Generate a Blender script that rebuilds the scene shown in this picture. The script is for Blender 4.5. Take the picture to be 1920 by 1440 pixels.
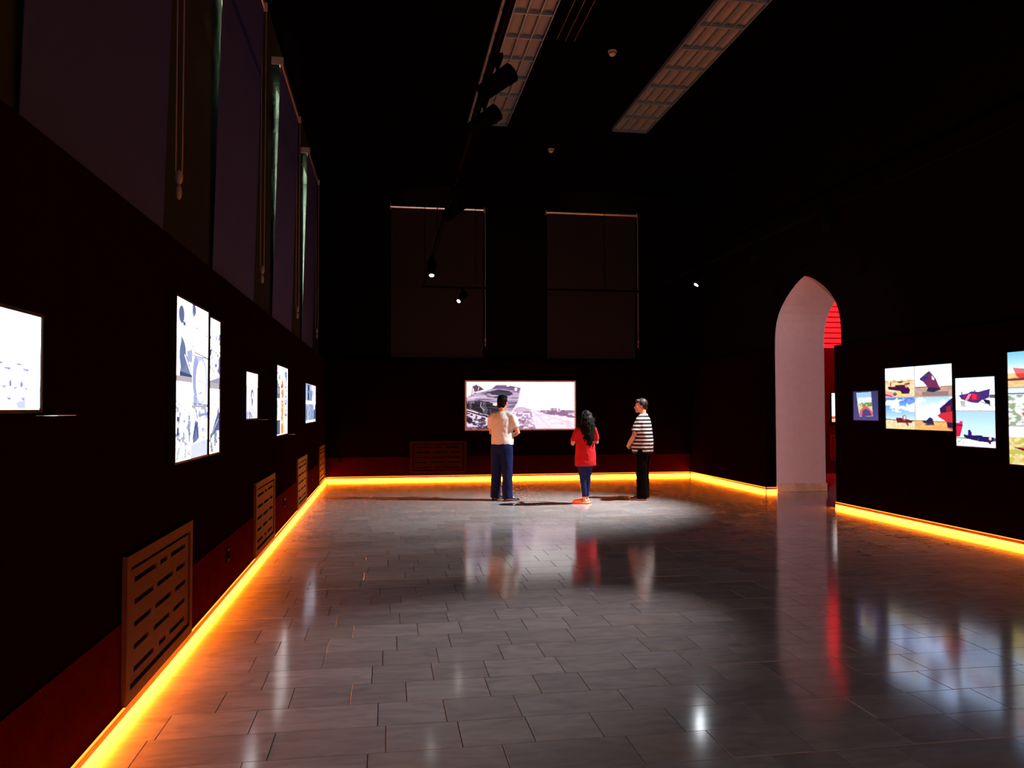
import bpy, bmesh, math, random
import numpy as np
from mathutils import Vector, Matrix, Euler

random.seed(7)
np.random.seed(7)
for o in list(bpy.data.objects):
    bpy.data.objects.remove(o)
C = bpy.context.scene.collection
PI = math.pi

# ------------------------------------------------------------------ camera
cd = bpy.data.cameras.new('camera')
cam = bpy.data.objects.new('camera', cd)
C.objects.link(cam)
cd.sensor_width = 36.0
cd.lens = 1486.58 / 1920 * 36.0
cd.clip_end = 200
Fv = Vector((0.15609154, 0.98726850, 0.03059964))
Rv = Vector((0.98773913, -0.15609811, -0.00218872))
Uv = Vector((-0.00261569, -0.03056610, 0.99952932))
cam.matrix_world = Matrix(((Rv.x, Uv.x, -Fv.x, 0), (Rv.y, Uv.y, -Fv.y, 0), (Rv.z, Uv.z, -Fv.z, 1.55), (0, 0, 0, 1)))
bpy.context.scene.camera = cam

# ------------------------------------------------------------------ world, exposure, large lights
w = bpy.data.worlds.new('sky')
bpy.context.scene.world = w
w.use_nodes = True
w.node_tree.nodes['Background'].inputs[0].default_value = (1.0, 0.93, 0.72, 1)
w.node_tree.nodes['Background'].inputs[1].default_value = 200.0
vs = bpy.context.scene.view_settings
vs.view_transform = 'Standard'
vs.look = 'None'
vs.exposure = 0.0
vs.gamma = 1.0
vs.use_curve_mapping = False
bpy.context.scene.cycles.sample_clamp_direct = 25.0

def look(o, p, q):
    o.location = p
    o.rotation_euler = (Vector(q) - Vector(p)).to_track_quat('-Z', 'Y').to_euler()

def area(name, p, q, sx, sy, watt, col):
    l = bpy.data.lights.new(name, 'AREA')
    l.shape = 'RECTANGLE'; l.size = sx; l.size_y = sy; l.energy = watt; l.color = col
    o = bpy.data.objects.new(name, l); C.objects.link(o); look(o, p, q)
    return o
# added area light for light coming from behind the camera, in a made-up doorway
area('added_rear_light', (2.8, -8.3, 2.3), (6.6, 13.7, 2.6), 4.4, 3.6, 90, (1.0, 0.66, 0.64)).data.spread = math.radians(75)
# red lamp of the side room beyond the arch
area('red_room_lamp', (10.4, 15.2, 4.25), (10.4, 17.6, 3.2), 2.2, 0.4, 260, (1.0, 0.012, 0.02))

# ------------------------------------------------------------------ materials
def nmat(name):
    m = bpy.data.materials.new(name); m.use_nodes = True
    return m, m.node_tree, m.node_tree.nodes['Principled BSDF']

def mat(name, col, rough=0.6, metal=0.0, spec=0.5, var=0.12, scale=9.0, bump=0.0, bscale=60.0):
    m, t, b = nmat(name)
    N = t.nodes
    tc = N.new('ShaderNodeTexCoord'); nz = N.new('ShaderNodeTexNoise')
    nz.inputs['Scale'].default_value = scale; nz.inputs['Detail'].default_value = 4
    t.links.new(tc.outputs['Object'], nz.inputs['Vector'])
    r = N.new('ShaderNodeValToRGB')
    r.color_ramp.elements[0].position = 0.3; r.color_ramp.elements[1].position = 0.72
    r.color_ramp.elements[0].color = [c * (1 - var) for c in col] + [1]
    r.color_ramp.elements[1].color = [min(1, c * (1 + var)) for c in col] + [1]
    t.links.new(nz.outputs[0], r.inputs[0]); t.links.new(r.outputs[0], b.inputs['Base Color'])
    b.inputs['Roughness'].default_value = rough; b.inputs['Metallic'].default_value = metal
    b.inputs['Specular IOR Level'].default_value = spec
    if bump:
        n2 = N.new('ShaderNodeTexNoise'); n2.inputs['Scale'].default_value = bscale
        t.links.new(tc.outputs['Object'], n2.inputs['Vector'])
        bp = N.new('ShaderNodeBump'); bp.inputs['Strength'].default_value = bump; bp.inputs['Distance'].default_value = 0.01
        t.links.new(n2.outputs[0], bp.inputs['Height']); t.links.new(bp.outputs[0], b.inputs['Normal'])
    return m

def emit(name, col, k):
    m = bpy.data.materials.new(name); m.use_nodes = True
    t = m.node_tree; t.nodes.clear()
    e = t.nodes.new('ShaderNodeEmission'); o = t.nodes.new('ShaderNodeOutputMaterial')
    e.inputs[0].default_value = (*col, 1); e.inputs[1].default_value = k
    t.links.new(e.outputs[0], o.inputs[0])
    return m

def print_mat(name, k):
    m = emit(name, (1, 1, 1), k); t = m.node_tree
    a = t.nodes.new('ShaderNodeAttribute'); a.attribute_name = 'print_colour'
    e = [n for n in t.nodes if n.type == 'EMISSION'][0]
    t.links.new(a.outputs['Color'], e.inputs[0])
    return m

M = dict(
    blindback=mat('white_blind_backing', (0.75, 0.72, 0.64), 0.8, spec=0.1),
    pier=mat('dark_grey_pier_paint', (0.011, 0.016, 0.014), 0.85, spec=0.0),
    black=mat('black_wall_paint', (0.0022, 0.0016, 0.0018), 0.8, spec=0.0, bump=0.15, bscale=40),
    board=mat('red_brown_board_with_glow', (0.026, 0.0020, 0.0005), 0.7, spec=0.0, bump=0.1, bscale=30),  # red-brown board, its red raised to carry the amber strip's glow
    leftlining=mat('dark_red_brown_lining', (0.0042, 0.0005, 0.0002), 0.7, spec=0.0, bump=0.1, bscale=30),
    farboard=mat('red_board_far_with_glow', (0.012, 0.0008, 0.0003), 0.7, spec=0.0),  # far board, its red standing for the strip's glow on it
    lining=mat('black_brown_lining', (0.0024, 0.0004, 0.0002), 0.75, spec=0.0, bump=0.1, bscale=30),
    ceil=mat('black_ceiling_paint', (0.001, 0.001, 0.0011), 0.9, spec=0.0),
    plaster=mat('white_plaster', (0.44, 0.37, 0.40), 0.85, spec=0.2, var=0.03, bump=0.15, bscale=80),
    stone=mat('tan_stone_skirting', (0.46, 0.33, 0.24), 0.35, var=0.25, scale=6),
    skirt=mat('brown_glazed_skirting', (0.10, 0.045, 0.025), 0.25, var=0.3, scale=5),
    grout=mat('grey_grout', (0.035, 0.032, 0.032), 0.9),
    vent=mat('tan_painted_wood', (0.045, 0.021, 0.011), 0.7, spec=0.03, var=0.08, bump=0.08),
    dark=mat('black_metal', (0.0012, 0.0011, 0.0012), 0.7, spec=0.0),
    void=mat('dark_cavity', (0.004, 0.004, 0.004), 0.9, spec=0.0),
    amberplastic=mat('dark_amber_plastic', (0.22, 0.05, 0.012), 0.35, spec=0.3),
    alu=mat('dark_bronze_profile', (0.05, 0.03, 0.02), 0.4, metal=0.6),
    frame=mat('black_lightbox_case', (0.003, 0.003, 0.0035), 0.6, spec=0.08),
    pale=mat('pale_lightbox_case', (0.48, 0.34, 0.30), 0.4),
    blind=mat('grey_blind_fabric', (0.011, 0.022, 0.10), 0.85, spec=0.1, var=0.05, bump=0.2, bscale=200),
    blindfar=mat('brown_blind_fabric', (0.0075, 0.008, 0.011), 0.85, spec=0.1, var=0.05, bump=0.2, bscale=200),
    tube=mat('steel_tube', (0.62, 0.58, 0.55), 0.3, metal=0.9),
    wplastic=mat('white_plastic', (0.22, 0.21, 0.21), 0.4),
    chain=mat('grey_plastic_bead', (0.14, 0.12, 0.12), 0.5),
    winframe=mat('white_window_frame', (0.7, 0.7, 0.66), 0.5),
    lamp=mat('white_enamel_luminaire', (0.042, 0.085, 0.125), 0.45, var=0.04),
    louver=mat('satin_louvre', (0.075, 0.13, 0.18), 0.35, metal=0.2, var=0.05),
    sock=mat('black_socket', (0.002, 0.002, 0.002), 0.6, spec=0.02),
    redwall=mat('red_side_wall', (0.40, 0.05, 0.05), 0.7),
    redboard=mat('dark_red_board', (0.030, 0.004, 0.004), 0.7, spec=0.05),
    slat=mat('pale_slat', (0.5, 0.44, 0.42), 0.6),
    skin=mat('skin', (0.42, 0.22, 0.145), 0.55, var=0.05),
    skinm=mat('tanned_skin', (0.36, 0.17, 0.10), 0.55, var=0.05),
    hair=mat('black_hair', (0.002, 0.0017, 0.0017), 0.6, spec=0.05),
    hairg=mat('dark_grey_hair', (0.009, 0.009, 0.010), 0.5, spec=0.15),
    tee=mat('white_cotton', (0.40, 0.46, 0.45), 0.85, spec=0.1, var=0.03, bump=0.12, bscale=25),
    red=mat('red_cotton', (0.30, 0.008, 0.011), 0.85, spec=0.1, var=0.06, bump=0.12, bscale=25),
    navy=mat('navy_cotton', (0.004, 0.009, 0.046), 0.85, spec=0.05, var=0.1, bump=0.12, bscale=30),
    jeans=mat('blue_denim', (0.008, 0.017, 0.075), 0.85, spec=0.05, var=0.2, scale=14, bump=0.12),
    blacktr=mat('black_cloth', (0.0018, 0.0017, 0.0022), 0.9, spec=0.02),
    shoe=mat('black_leather', (0.012, 0.012, 0.014), 0.25, spec=0.6),
    sole=mat('pale_rubber_sole', (0.5, 0.42, 0.36), 0.6),
    slip=mat('orange_slipper_foam', (0.85, 0.24, 0.10), 0.6),
    card=mat('white_caption_card', (0.8, 0.76, 0.8), 0.5),
    eye=mat('eye_white', (0.5, 0.48, 0.46), 0.2),
    glass=None,
)
m, t, b = nmat('window_glass')
b.inputs['Base Color'].default_value = (0.95, 0.97, 1, 1); b.inputs['Roughness'].default_value = 0.02
b.inputs['Transmission Weight'].default_value = 1.0; b.inputs['IOR'].default_value = 1.05
M['glass'] = m
M['led'] = emit('amber_led_diffuser', (1.0, 0.165, 0.004), 265)
M['ledge'] = emit('amber_led_edge', (1.0, 0.26, 0.03), 2.6)
M['lens'] = emit('cool_white_lamp_lens', (0.86, 0.92, 1.0), 260)
M['lensdim'] = emit('dim_white_lamp_lens', (1.0, 0.95, 0.9), 14)
M['diff'] = emit('lightbox_diffuser', (0.60, 0.55, 0.58), 0.9)
M['diffL'] = emit('bright_lightbox_diffuser', (0.75, 0.72, 0.78), 1.3)

# striped knit, horizontal black and white bands by height
m, t, b = nmat('black_white_striped_knit')
tc = t.nodes.new('ShaderNodeTexCoord'); sx = t.nodes.new('ShaderNodeSeparateXYZ')
mm = t.nodes.new('ShaderNodeMath'); mm.operation = 'MULTIPLY'; mm.inputs[1].default_value = 1 / 0.0605
fr = t.nodes.new('ShaderNodeMath'); fr.operation = 'FRACT'
rp = t.nodes.new('ShaderNodeValToRGB'); rp.color_ramp.interpolation = 'CONSTANT'
rp.color_ramp.elements[0].color = (0.010, 0.009, 0.011, 1); rp.color_ramp.elements[1].position = 0.55
rp.color_ramp.elements[1].color = (0.42, 0.40, 0.40, 1)
t.links.new(tc.outputs['Object'], sx.inputs[0]); t.links.new(sx.outputs[2], mm.inputs[0])
t.links.new(mm.outputs[0], fr.inputs[0]); t.links.new(fr.outputs[0], rp.inputs[0])
t.links.new(rp.outputs[0], b.inputs['Base Color']); b.inputs['Roughness'].default_value = 0.85
b.inputs['Specular IOR Level'].default_value = 0.1
M['stripe'] = m

# polished stone floor tile: cloudy grey marble, a random tone for each tile
m, t, b = nmat('polished_grey_marble')
N = t.nodes; Lk = t.links
tc = N.new('ShaderNodeNewGeometry'); oi = N.new('ShaderNodeObjectInfo')
ad = N.new('ShaderNodeMath'); ad.operation = 'ADD'
Lk.new(tc.outputs['Random Per Island'], ad.inputs[0]); Lk.new(oi.outputs['Random'], ad.inputs[1])
f2 = N.new('ShaderNodeMath'); f2.operation = 'FRACT'; Lk.new(ad.outputs[0], f2.inputs[0])
off = N.new('ShaderNodeVectorMath'); off.operation = 'SCALE'; off.inputs[0].default_value = (31, 17, 9); Lk.new(f2.outputs[0], off.inputs['Scale'])
va = N.new('ShaderNodeVectorMath'); va.operation = 'ADD'; Lk.new(tc.outputs['Position'], va.inputs[0]); Lk.new(off.outputs[0], va.inputs[1])
mp = N.new('ShaderNodeMapping'); mp.inputs['Scale'].default_value = (2.2, 6.0, 1.0); Lk.new(va.outputs[0], mp.inputs['Vector'])
nz = N.new('ShaderNodeTexNoise'); nz.inputs['Scale'].default_value = 1.6; nz.inputs['Detail'].default_value = 7; nz.inputs['Distortion'].default_value = 1.2
Lk.new(mp.outputs[0], nz.inputs['Vector'])
rp = N.new('ShaderNodeValToRGB')
for p_, c_ in ((0.2, (0.215, 0.195, 0.210, 1)), (0.5, (0.29, 0.27, 0.287, 1)), (0.8, (0.358, 0.334, 0.333, 1))):
    e_ = rp.color_ramp.elements[0] if p_ == 0.2 else rp.color_ramp.elements.new(p_)
    e_.position = p_; e_.color = c_
rp.color_ramp.elements.remove(rp.color_ramp.elements[-1])
Lk.new(nz.outputs[0], rp.inputs[0])
tone = N.new('ShaderNodeMapRange'); tone.inputs[3].default_value = 0.88; tone.inputs[4].default_value = 1.1; Lk.new(f2.outputs[0], tone.inputs[0])
mx = N.new('ShaderNodeMix'); mx.data_type = 'RGBA'; mx.blend_type = 'MULTIPLY'; mx.inputs[0].default_value = 1
Lk.new(rp.outputs[0], mx.inputs[6]); Lk.new(tone.outputs[0], mx.inputs[7])
n5 = N.new('ShaderNodeTexNoise'); n5.inputs['Scale'].default_value = 1.1; n5.inputs['Detail'].default_value = 6; Lk.new(va.outputs[0], n5.inputs['Vector'])
st = N.new('ShaderNodeMapRange'); st.inputs[1].default_value = 0.55; st.inputs[2].default_value = 0.78; st.inputs[4].default_value = 0.55; Lk.new(n5.outputs[0], st.inputs[0])
mw = N.new('ShaderNodeMix'); mw.data_type = 'RGBA'; mw.inputs[7].default_value = (0.33, 0.25, 0.18, 1)
Lk.new(st.outputs[0], mw.inputs[0]); Lk.new(mx.outputs[2], mw.inputs[6]); Lk.new(mw.outputs[2], b.inputs['Base Color'])
rr = N.new('ShaderNodeMapRange'); rr.inputs[3].default_value = 0.10; rr.inputs[4].default_value = 0.125
n3 = N.new('ShaderNodeTexNoise'); n3.inputs['Scale'].default_value = 2.2; n3.inputs['Detail'].default_value = 5
Lk.new(tc.outputs['Position'], n3.inputs['Vector']); Lk.new(n3.outputs[0], rr.inputs[0]); Lk.new(rr.outputs[0], b.inputs['Roughness'])
n4 = N.new('ShaderNodeTexNoise'); n4.inputs['Scale'].default_value = 7; Lk.new(tc.outputs['Position'], n4.inputs['Vector'])
bp = N.new('ShaderNodeBump'); bp.inputs['Strength'].default_value = 0.0; bp.inputs['Distance'].default_value = 0.01
Lk.new(n4.outputs[0], bp.inputs['Height']); Lk.new(bp.outputs[0], b.inputs['Normal'])
M['tile'] = m

# ------------------------------------------------------------------ geometry helpers
def link(name, bm, m=None, parent=None, smooth=False):
    me = bpy.data.meshes.new(name); bm.normal_update(); bm.to_mesh(me); bm.free()
    if smooth:
        for p in me.polygons: p.use_smooth = True
    if m is not None: me.materials.append(m)
    o = bpy.data.objects.new(name, me); C.objects.link(o)
    if parent is not None: o.parent = parent
    return o

def tag(o, label=None, cat=None, group=None, kind=None):
    if label: o['label'] = label
    if cat: o['category'] = cat
    if group: o['group'] = group
    if kind: o['kind'] = kind
    return o

def thing(name, label, cat, loc=(0, 0, 0), rz=0.0, group=None):
    o = bpy.data.objects.new(name, None); o.empty_display_size = 0.1; C.objects.link(o)
    o.location = loc; o.rotation_euler = (0, 0, rz)
    return tag(o, label, cat, group)

def box(bm, a, b):
    x0, y0, z0 = a; x1, y1, z1 = b
    v = [bm.verts.new(p) for p in ((x0, y0, z0), (x1, y0, z0), (x1, y1, z0), (x0, y1, z0), (x0, y0, z1), (x1, y0, z1), (x1, y1, z1), (x0, y1, z1))]
    for f in ((0, 3, 2, 1), (4, 5, 6, 7), (0, 1, 5, 4), (1, 2, 6, 5), (2, 3, 7, 6), (3, 0, 4, 7)):
        bm.faces.new([v[i] for i in f])

def BX(*ab):
    bm = bmesh.new()
    for a, b_ in ab: box(bm, a, b_)
    return bm

def bev(bm, r=0.004, seg=2):
    bmesh.ops.bevel(bm, geom=bm.edges[:], offset=r, segments=seg, affect='EDGES', profile=0.6)
    return bm

def tube(bm, pts, radii, n=14, ref=(1, 0, 0), cap=True):
    pts = [Vector(p) for p in pts]; rings = []
    k = len(pts)
    for i, p in enumerate(pts):
        tg = (pts[min(i + 1, k - 1)] - pts[max(i - 1, 0)]).normalized()
        u = Vector(ref) - tg * tg.dot(Vector(ref))
        if u.length < 0.05: u = Vector((0, 1, 0)) - tg * tg.y
        u.normalize(); v = tg.cross(u)
        r = radii[i] if isinstance(radii, (list, tuple)) else radii
        ra, rb = r if isinstance(r, (list, tuple)) else (r, r)
        rings.append([bm.verts.new(p + u * (ra * math.cos(2 * PI * j / n)) + v * (rb * math.sin(2 * PI * j / n))) for j in range(n)])
    for a, b_ in zip(rings, rings[1:]):
        for j in range(n):
            bm.faces.new((a[j], a[(j + 1) % n], b_[(j + 1) % n], b_[j]))
    if cap:
        bm.faces.new(rings[0][::-1]); bm.faces.new(rings[-1])

def ball(bm, c, r, seg=16, rings=10):
    mtx = Matrix.Translation(c) @ Matrix.Diagonal((*r, 1))
    bmesh.ops.create_uvsphere(bm, u_segments=seg, v_segments=rings, radius=1, matrix=mtx)

def bake(o, voxel, smooth=4, disp=0.0, dscale=0.15):
    """grow one continuous surface out of the overlapping lofts of o"""
    r = o.modifiers.new('r', 'REMESH'); r.mode = 'VOXEL'; r.voxel_size = voxel; r.use_smooth_shade = True
    s = o.modifiers.new('s', 'SMOOTH'); s.factor = 0.5; s.iterations = smooth
    if disp:
        tx = bpy.data.textures.new('folds', 'CLOUDS'); tx.noise_scale = dscale
        d = o.modifiers.new('d', 'DISPLACE'); d.texture = tx; d.strength = disp; d.mid_level = 0.5; d.texture_coords = 'LOCAL'
    dg = bpy.context.evaluated_depsgraph_get(); dg.update()
    me = bpy.data.meshes.new_from_object(o.evaluated_get(dg))
    o.modifiers.clear()
    mats = [x for x in o.data.materials]
    o.data = me
    if not me.materials:
        for x in mats: me.materials.append(x)
    for p in me.polygons: p.use_smooth = True
    return o

# ------------------------------------------------------------------ room shell
XL, XR, YF, ZC = -1.28, 6.90, 17.40, 6.50      # lining faces, ceiling height
WL, WR, WF = -1.46, 7.10, 17.58                # wall faces above the lining
YB, ZL = -8.0, 2.60                            # back wall, top of the lining

floor = tag(link('floor', BX(((-1.9, YB - 2, -0.3), (12.8, 17.9, -0.006))), M['grout']), 'polished grey stone floor of the dark hall', kind='structure')
ceiling = tag(link('ceiling', BX(((-1.9, YB - .4, ZC), (8.1, 17.9, ZC + .3))), M['ceil']), 'black ceiling of the hall', kind='structure')

# tiles, course by course; joints of the nearest courses as they lie in the photograph
pitch = 0.3062
J = {3.36: [-.62, -.08, .53, 1.12, 1.52, 1.92, 2.4], 3.67: [-.52, 0, .35, .69, 1.02, 1.42, 1.85, 2.42], 3.97: [-.65, -.04, .3, .68, 1.26, 1.72, 2.28],
     4.28: [-.5, -.19, .11, .56, .84, 1.11, 1.58, 1.92, 2.24], 4.59: [-.68, -.08, .27, .59, 1.04, 1.47, 1.82, 2.18],
     4.89: [-.38, -.02, .32, .72, .98, 1.67, 2.01], 5.20: [-.69, -.38, .07, .42, .82, 1.25], 5.51: [-.54, -.23, .22, .52, .98, 1.29],
     5.81: [-.68, -.36, .1, .45, .82, 1.11], 6.12: [-.43, .03, .47, .94, 1.37], 6.42: [-.36, -.12, .12, .63]}
def tile_bm(bm, x0, x1, y0, y1, tilt, g=0.0022):
    c, d = 0.0006, 0.005
    x0 += g; x1 -= g; y0 += g; y1 -= g; flat = g < .002                # the far field has plain square edges
    ax, ay, az = tilt; cx, cy = (x0 + x1) / 2, (y0 + y1) / 2
    def P(x, y, z): return bm.verts.new((x, y, z + az + ax * (x - cx) + ay * (y - cy)))
    q = ((x0, y0), (x1, y0), (x1, y1), (x0, y1)); s = ((c, c), (-c, c), (-c, -c), (c, -c)) if not flat else ((0, 0),) * 4
    lo = [P(x, y, -0.006) for x, y in q]; mi = [P(x, y, -0.0005) for x, y in q] if not flat else None; hi = [P(x + a, y + b_, 0) for (x, y), (a, b_) in zip(q, s)]
    for k in range(4):
        j = (k + 1) % 4
        if flat: bm.faces.new((lo[k], lo[j], hi[j], hi[k])); continue
        bm.faces.new((lo[k], lo[j], mi[j], mi[k])); bm.faces.new((mi[k], mi[j], hi[j], hi[k]))
    bm.faces.new(hi)
rt = random.Random(3)
def courses(xa, xb, y_from, y_to, k0):
    out = []
    k = k0
    while True:
        y0 = 3.67 + pitch * k; y1 = y0 + pitch
        if y0 >= y_to: break
        if y1 <= y_from: k += 1; continue
        js = []
        for kk, vv in J.items():
            if abs(kk - y0) < 0.1 and xa < 0: js = list(vv)
        if not js: js = [xa + rt.uniform(.6, 1.2)]
        while js[0] > xa + 0.62: js.insert(0, js[0] - rt.choice((.32, .36, .42, .48, .58)))
        while js[-1] < xb - 0.62: js.append(js[-1] + rt.choice((.3, .34, .38, .44, .5, .6)))
        xs = [xa] + [x for x in js if xa + .12 < x < xb - .12] + [xb]
        for a, b_ in zip(xs, xs[1:]):
            out.append((a, b_, max(y0, y_from), min(y1, y_to)))
        k += 1
    return out
hall = courses(XL, XR, YB, YF, int((YB - 3.67) / pitch) - 1)
annex = courses(XR, 12.5, 9.0, YF, 17)
def in_view(a):
    x0, x1, y0, y1 = a
    if y1 < 3.15: return False
    for x in (x0, (x0 + x1) / 2, x1):
        d = Vector((x, (y0 + y1) / 2, -1.55)); z = d.dot(Fv)
        if z > 0 and abs(d.dot(Rv) / z * 1486.6) < 975 and d.dot(Uv) / z * 1486.6 > -735: return True
    return False
cand = sorted([a for a in hall if in_view(a)], key=lambda a: a[2])
near = set(cand[:300])
tl = lambda g=1: (rt.gauss(0, .0005) * g, rt.gauss(0, .0006) * g, rt.uniform(-.0005, .0004) * g)
for a in cand[:300]:
    bm = bmesh.new(); tile_bm(bm, *a, tl()); link('tile', bm, M['tile'], floor)
bm = bmesh.new()
for a in hall + annex:
    if a not in near: tile_bm(bm, *a, tl(.12), .0012)
tag(link('tile_field', bm, M['tile'], floor), kind='stuff')

# blinds and the window openings they cover
BL = [(3.35, 5.40), (6.86, 8.92), (10.32, 12.38), (13.86, 15.80)]        # left wall, along Y
BF = [(0.08, 2.13), (3.57, 5.66)]                                       # far wall, along X
WIN_Z0, WIN_Z1 = 2.78, 5.82
# left wall with four openings
segs, y = [], YB - .4
for a, b_ in BL:
    segs.append(((WL - .35, y, 0), (WL, a + .42, ZC))); segs.append(((WL - .35, a + .42, 0), (WL, b_ - .42, WIN_Z0)))
    segs.append(((WL - .35, a + .42, WIN_Z1), (WL, b_ - .42, ZC))); y = b_ - .42
segs.append(((WL - .35, y, 0), (WL, WF + .3, ZC)))
wall_left = tag(link('wall_left', BX(*segs), M['pier']), 'black left wall with tall windows above a lining', kind='structure')
link('lining_panel', BX(((WL - .001, YB, 0), (XL - .015, YF + .1, ZL))), M['leftlining'], wall_left)
link('kick_board', BX(((XL - .02, YB, 0.07), (XL, YF, 0.50))), M['board'], wall_left)
segs, x = [], WL - .35
for a, b_ in BF:
    segs.append(((x, WF, 0), (a + .42, WF + .35, ZC))); segs.append(((a + .42, WF, 0), (b_ - .42, WF + .35, WIN_Z0)))
    segs.append(((a + .42, WF, WIN_Z1), (b_ - .42, WF + .35, ZC))); x = b_ - .42
segs.append(((x, WF, 0), (8.1, WF + .35, ZC)))
wall_far = tag(link('wall_far', BX(*segs), M['black']), 'black far wall with two blinds above a lining', kind='structure')
link('lining_panel', BX(((XL - .1, YF + .015, 0), (XR + .1, WF + .001, ZL))), M['lining'], wall_far)
link('kick_board', BX(((XL, YF, 0.07), (XR, YF + .02, 0.50))), M['farboard'], wall_far)

# right wall with the pointed arch
AC = 12.63
prof = [(0, 1.085), (2.55, 1.085), (2.75, 1.08), (2.95, 1.06), (3.12, 1.01), (3.27, .925), (3.40, .80), (3.52, .645), (3.62, .485), (3.71, .31), (3.78, .14), (3.815, 0.0)]
bm = bmesh.new()
def quad(bm, *p): bm.faces.new([bm.verts.new(q) for q in p])
for X in (WR, WR + .98):
    for (z0, h0), (z1, h1) in zip(prof, prof[1:]):
        quad(bm, (X, YB - .4, z0), (X, AC - h0, z0), (X, AC - h1, z1), (X, YB - .4, z1))
        quad(bm, (X, AC + h0, z0), (X, WF + .3, z0), (X, WF + .3, z1), (X, AC + h1, z1))
    quad(bm, (X, YB - .4, 3.815), (X, WF + .3, 3.815), (X, WF + .3, ZC), (X, YB - .4, ZC))
wall_right = tag(link('wall_right', bm, M['black']), 'black right wall pierced by a pointed arch', kind='structure')
bm = bmesh.new()
cur = [(AC + h, z) for z, h in prof] + [(AC - h, z) for z, h in prof[::-1][1:]]
ra = [bm.verts.new((WR, y, z)) for y, z in cur]; rb = [bm.verts.new((WR + .98, y, z)) for y, z in cur]
for k in range(len(cur) - 1): bm.faces.new((ra[k], ra[k + 1], rb[k + 1], rb[k]))
tag(link('arch_reveal', bm, M['plaster'], wall_right), 'white plastered jambs and pointed vault of the arch')
link('lining_panel', BX(((XR, 13.72, 0), (WR + .001, YF + .1, ZL))), M['lining'], wall_right)
link('lining_panel', BX(((XR, YB, 0), (WR + .001, 11.42, 2.52))), M['lining'], wall_right)
# unseen back wall; its wide doorway is added to hold the rear light
wall_back = tag(link('wall_back', BX(((WL - .35, YB - .4, 0), (0.4, YB, ZC)), ((5.2, YB - .4, 0), (8.1, YB, ZC)), ((0.4, YB - .4, 4.2), (5.2, YB, ZC))), M['black']),
                'black back wall with an added doorway for the rear light', kind='structure')

wall_sky_block = tag(link('wall_sky_block', BX(((-2.4, YB - 5.2, 0), (8.1, YB - 5, 4.6)), ((-2.6, YB - 5.2, 0), (-2.4, YB - .4, 4.6)), ((8.1, YB - 5.2, 0), (8.3, YB - .4, 4.6)), ((-2.6, YB - 5.2, 4.6), (8.3, YB - .4, 4.8)), ((-2.6, YB - 5.2, -.3), (8.3, YB - 2, -.01))), M['grout']),  # unseen enclosure added so sky light stays out of the doorway
                 'unseen walls added behind the camera to block sky light', kind='structure')
# skirtings
def skirting(name, label, *ab):
    return tag(link(name, BX(*ab), M['skirt']), label, kind='structure')
skirting('baseboard_left', 'brown glazed skirting under the left light strip', ((XL - .012, YB, 0), (XL + .006, YF, .07)))
skirting('baseboard_far', 'brown glazed skirting along the far wall', ((XL, YF - .006, 0), (XR, YF + .012, .07)))
skirting('baseboard_right', 'brown glazed skirting along the right wall', ((XR - .006, YB, 0), (XR + .01, 11.42, .07)), ((XR - .006, 13.72, 0), (XR + .01, YF, .07)), ((XR, 13.714, 0), (WR, 13.73, .07)))
ba = tag(link('baseboard_arch', BX(((WR + .005, AC + 1.068, 0), (WR + .99, AC + 1.086, .145))), M['stone']), 'tan stone skirting at the foot of the arch jamb', kind='structure')
for k in range(4):
    link('skirting_tile', bev(BX(((WR - .005 + k * .25, AC + 1.052, 0.002), (WR + .242 + k * .25, AC + 1.07, .15))), .003, 1), M['stone'], ba)

# windows behind the blinds
def window(n, at, rot):
    f = bpy.data.objects.new('window_%d' % n, None); C.objects.link(f); f.location = at; f.rotation_euler = (0, 0, rot)
    tag(f, 'tall daylit window hidden behind its blind', kind='structure')
    w_, h0, h1 = .61, WIN_Z0, WIN_Z1
    bm = BX(((-w_, -.04, h0), (-w_ + .07, .04, h1)), ((w_ - .07, -.04, h0), (w_, .04, h1)), ((-w_ + .07, -.04, h0), (w_ - .07, .04, h0 + .07)), ((-w_ + .07, -.04, h1 - .07), (w_ - .07, .04, h1)),
            ((-.03, -.035, h0 + .07), (.03, .035, h1 - .07)))
    link('window_frame', bm, M['winframe'], f)
    for s in (-1, 1):
        xa, xb = (-w_ + .07, -.03) if s < 0 else (.03, w_ - .07)
        link('pane', BX(((xa, -.004, h0 + .07), (xb, .004, h1 - .07))), M['glass'], f)
n = 1
for a, b_ in BL: window(n, (WL - .25, (a + b_) / 2, 0), PI / 2); n += 1
for a, b_ in BF: window(n, ((a + b_) / 2, WF + .25, 0), 0); n += 1

# red side room beyond the arch
wall_side = tag(link('wall_side', BX(((8.08, YF + .02, 0), (12.5, YF + .3, 4.6)), ((12.3, 9, 0), (12.6, YF + .3, 4.6)), ((8.08, 8.8, 0), (12.6, 9.0, 4.6)), ((8.08, 8.8, 4.6), (12.6, YF + .3, 4.8))), M['redwall']),
                'red walls of the side room seen through the arch', kind='structure')
link('lining_panel', BX(((8.09, YF - .10, 0), (12.3, YF + .03, 2.93))), M['redboard'], wall_side)
for k in range(12):
    link('slat', bev(BX(((8.9, YF - .055, 2.955 + k * .125), (12.0, YF - .0, 2.955 + k * .125 + .102))), .012, 2), M['slat'], wall_side)

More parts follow.
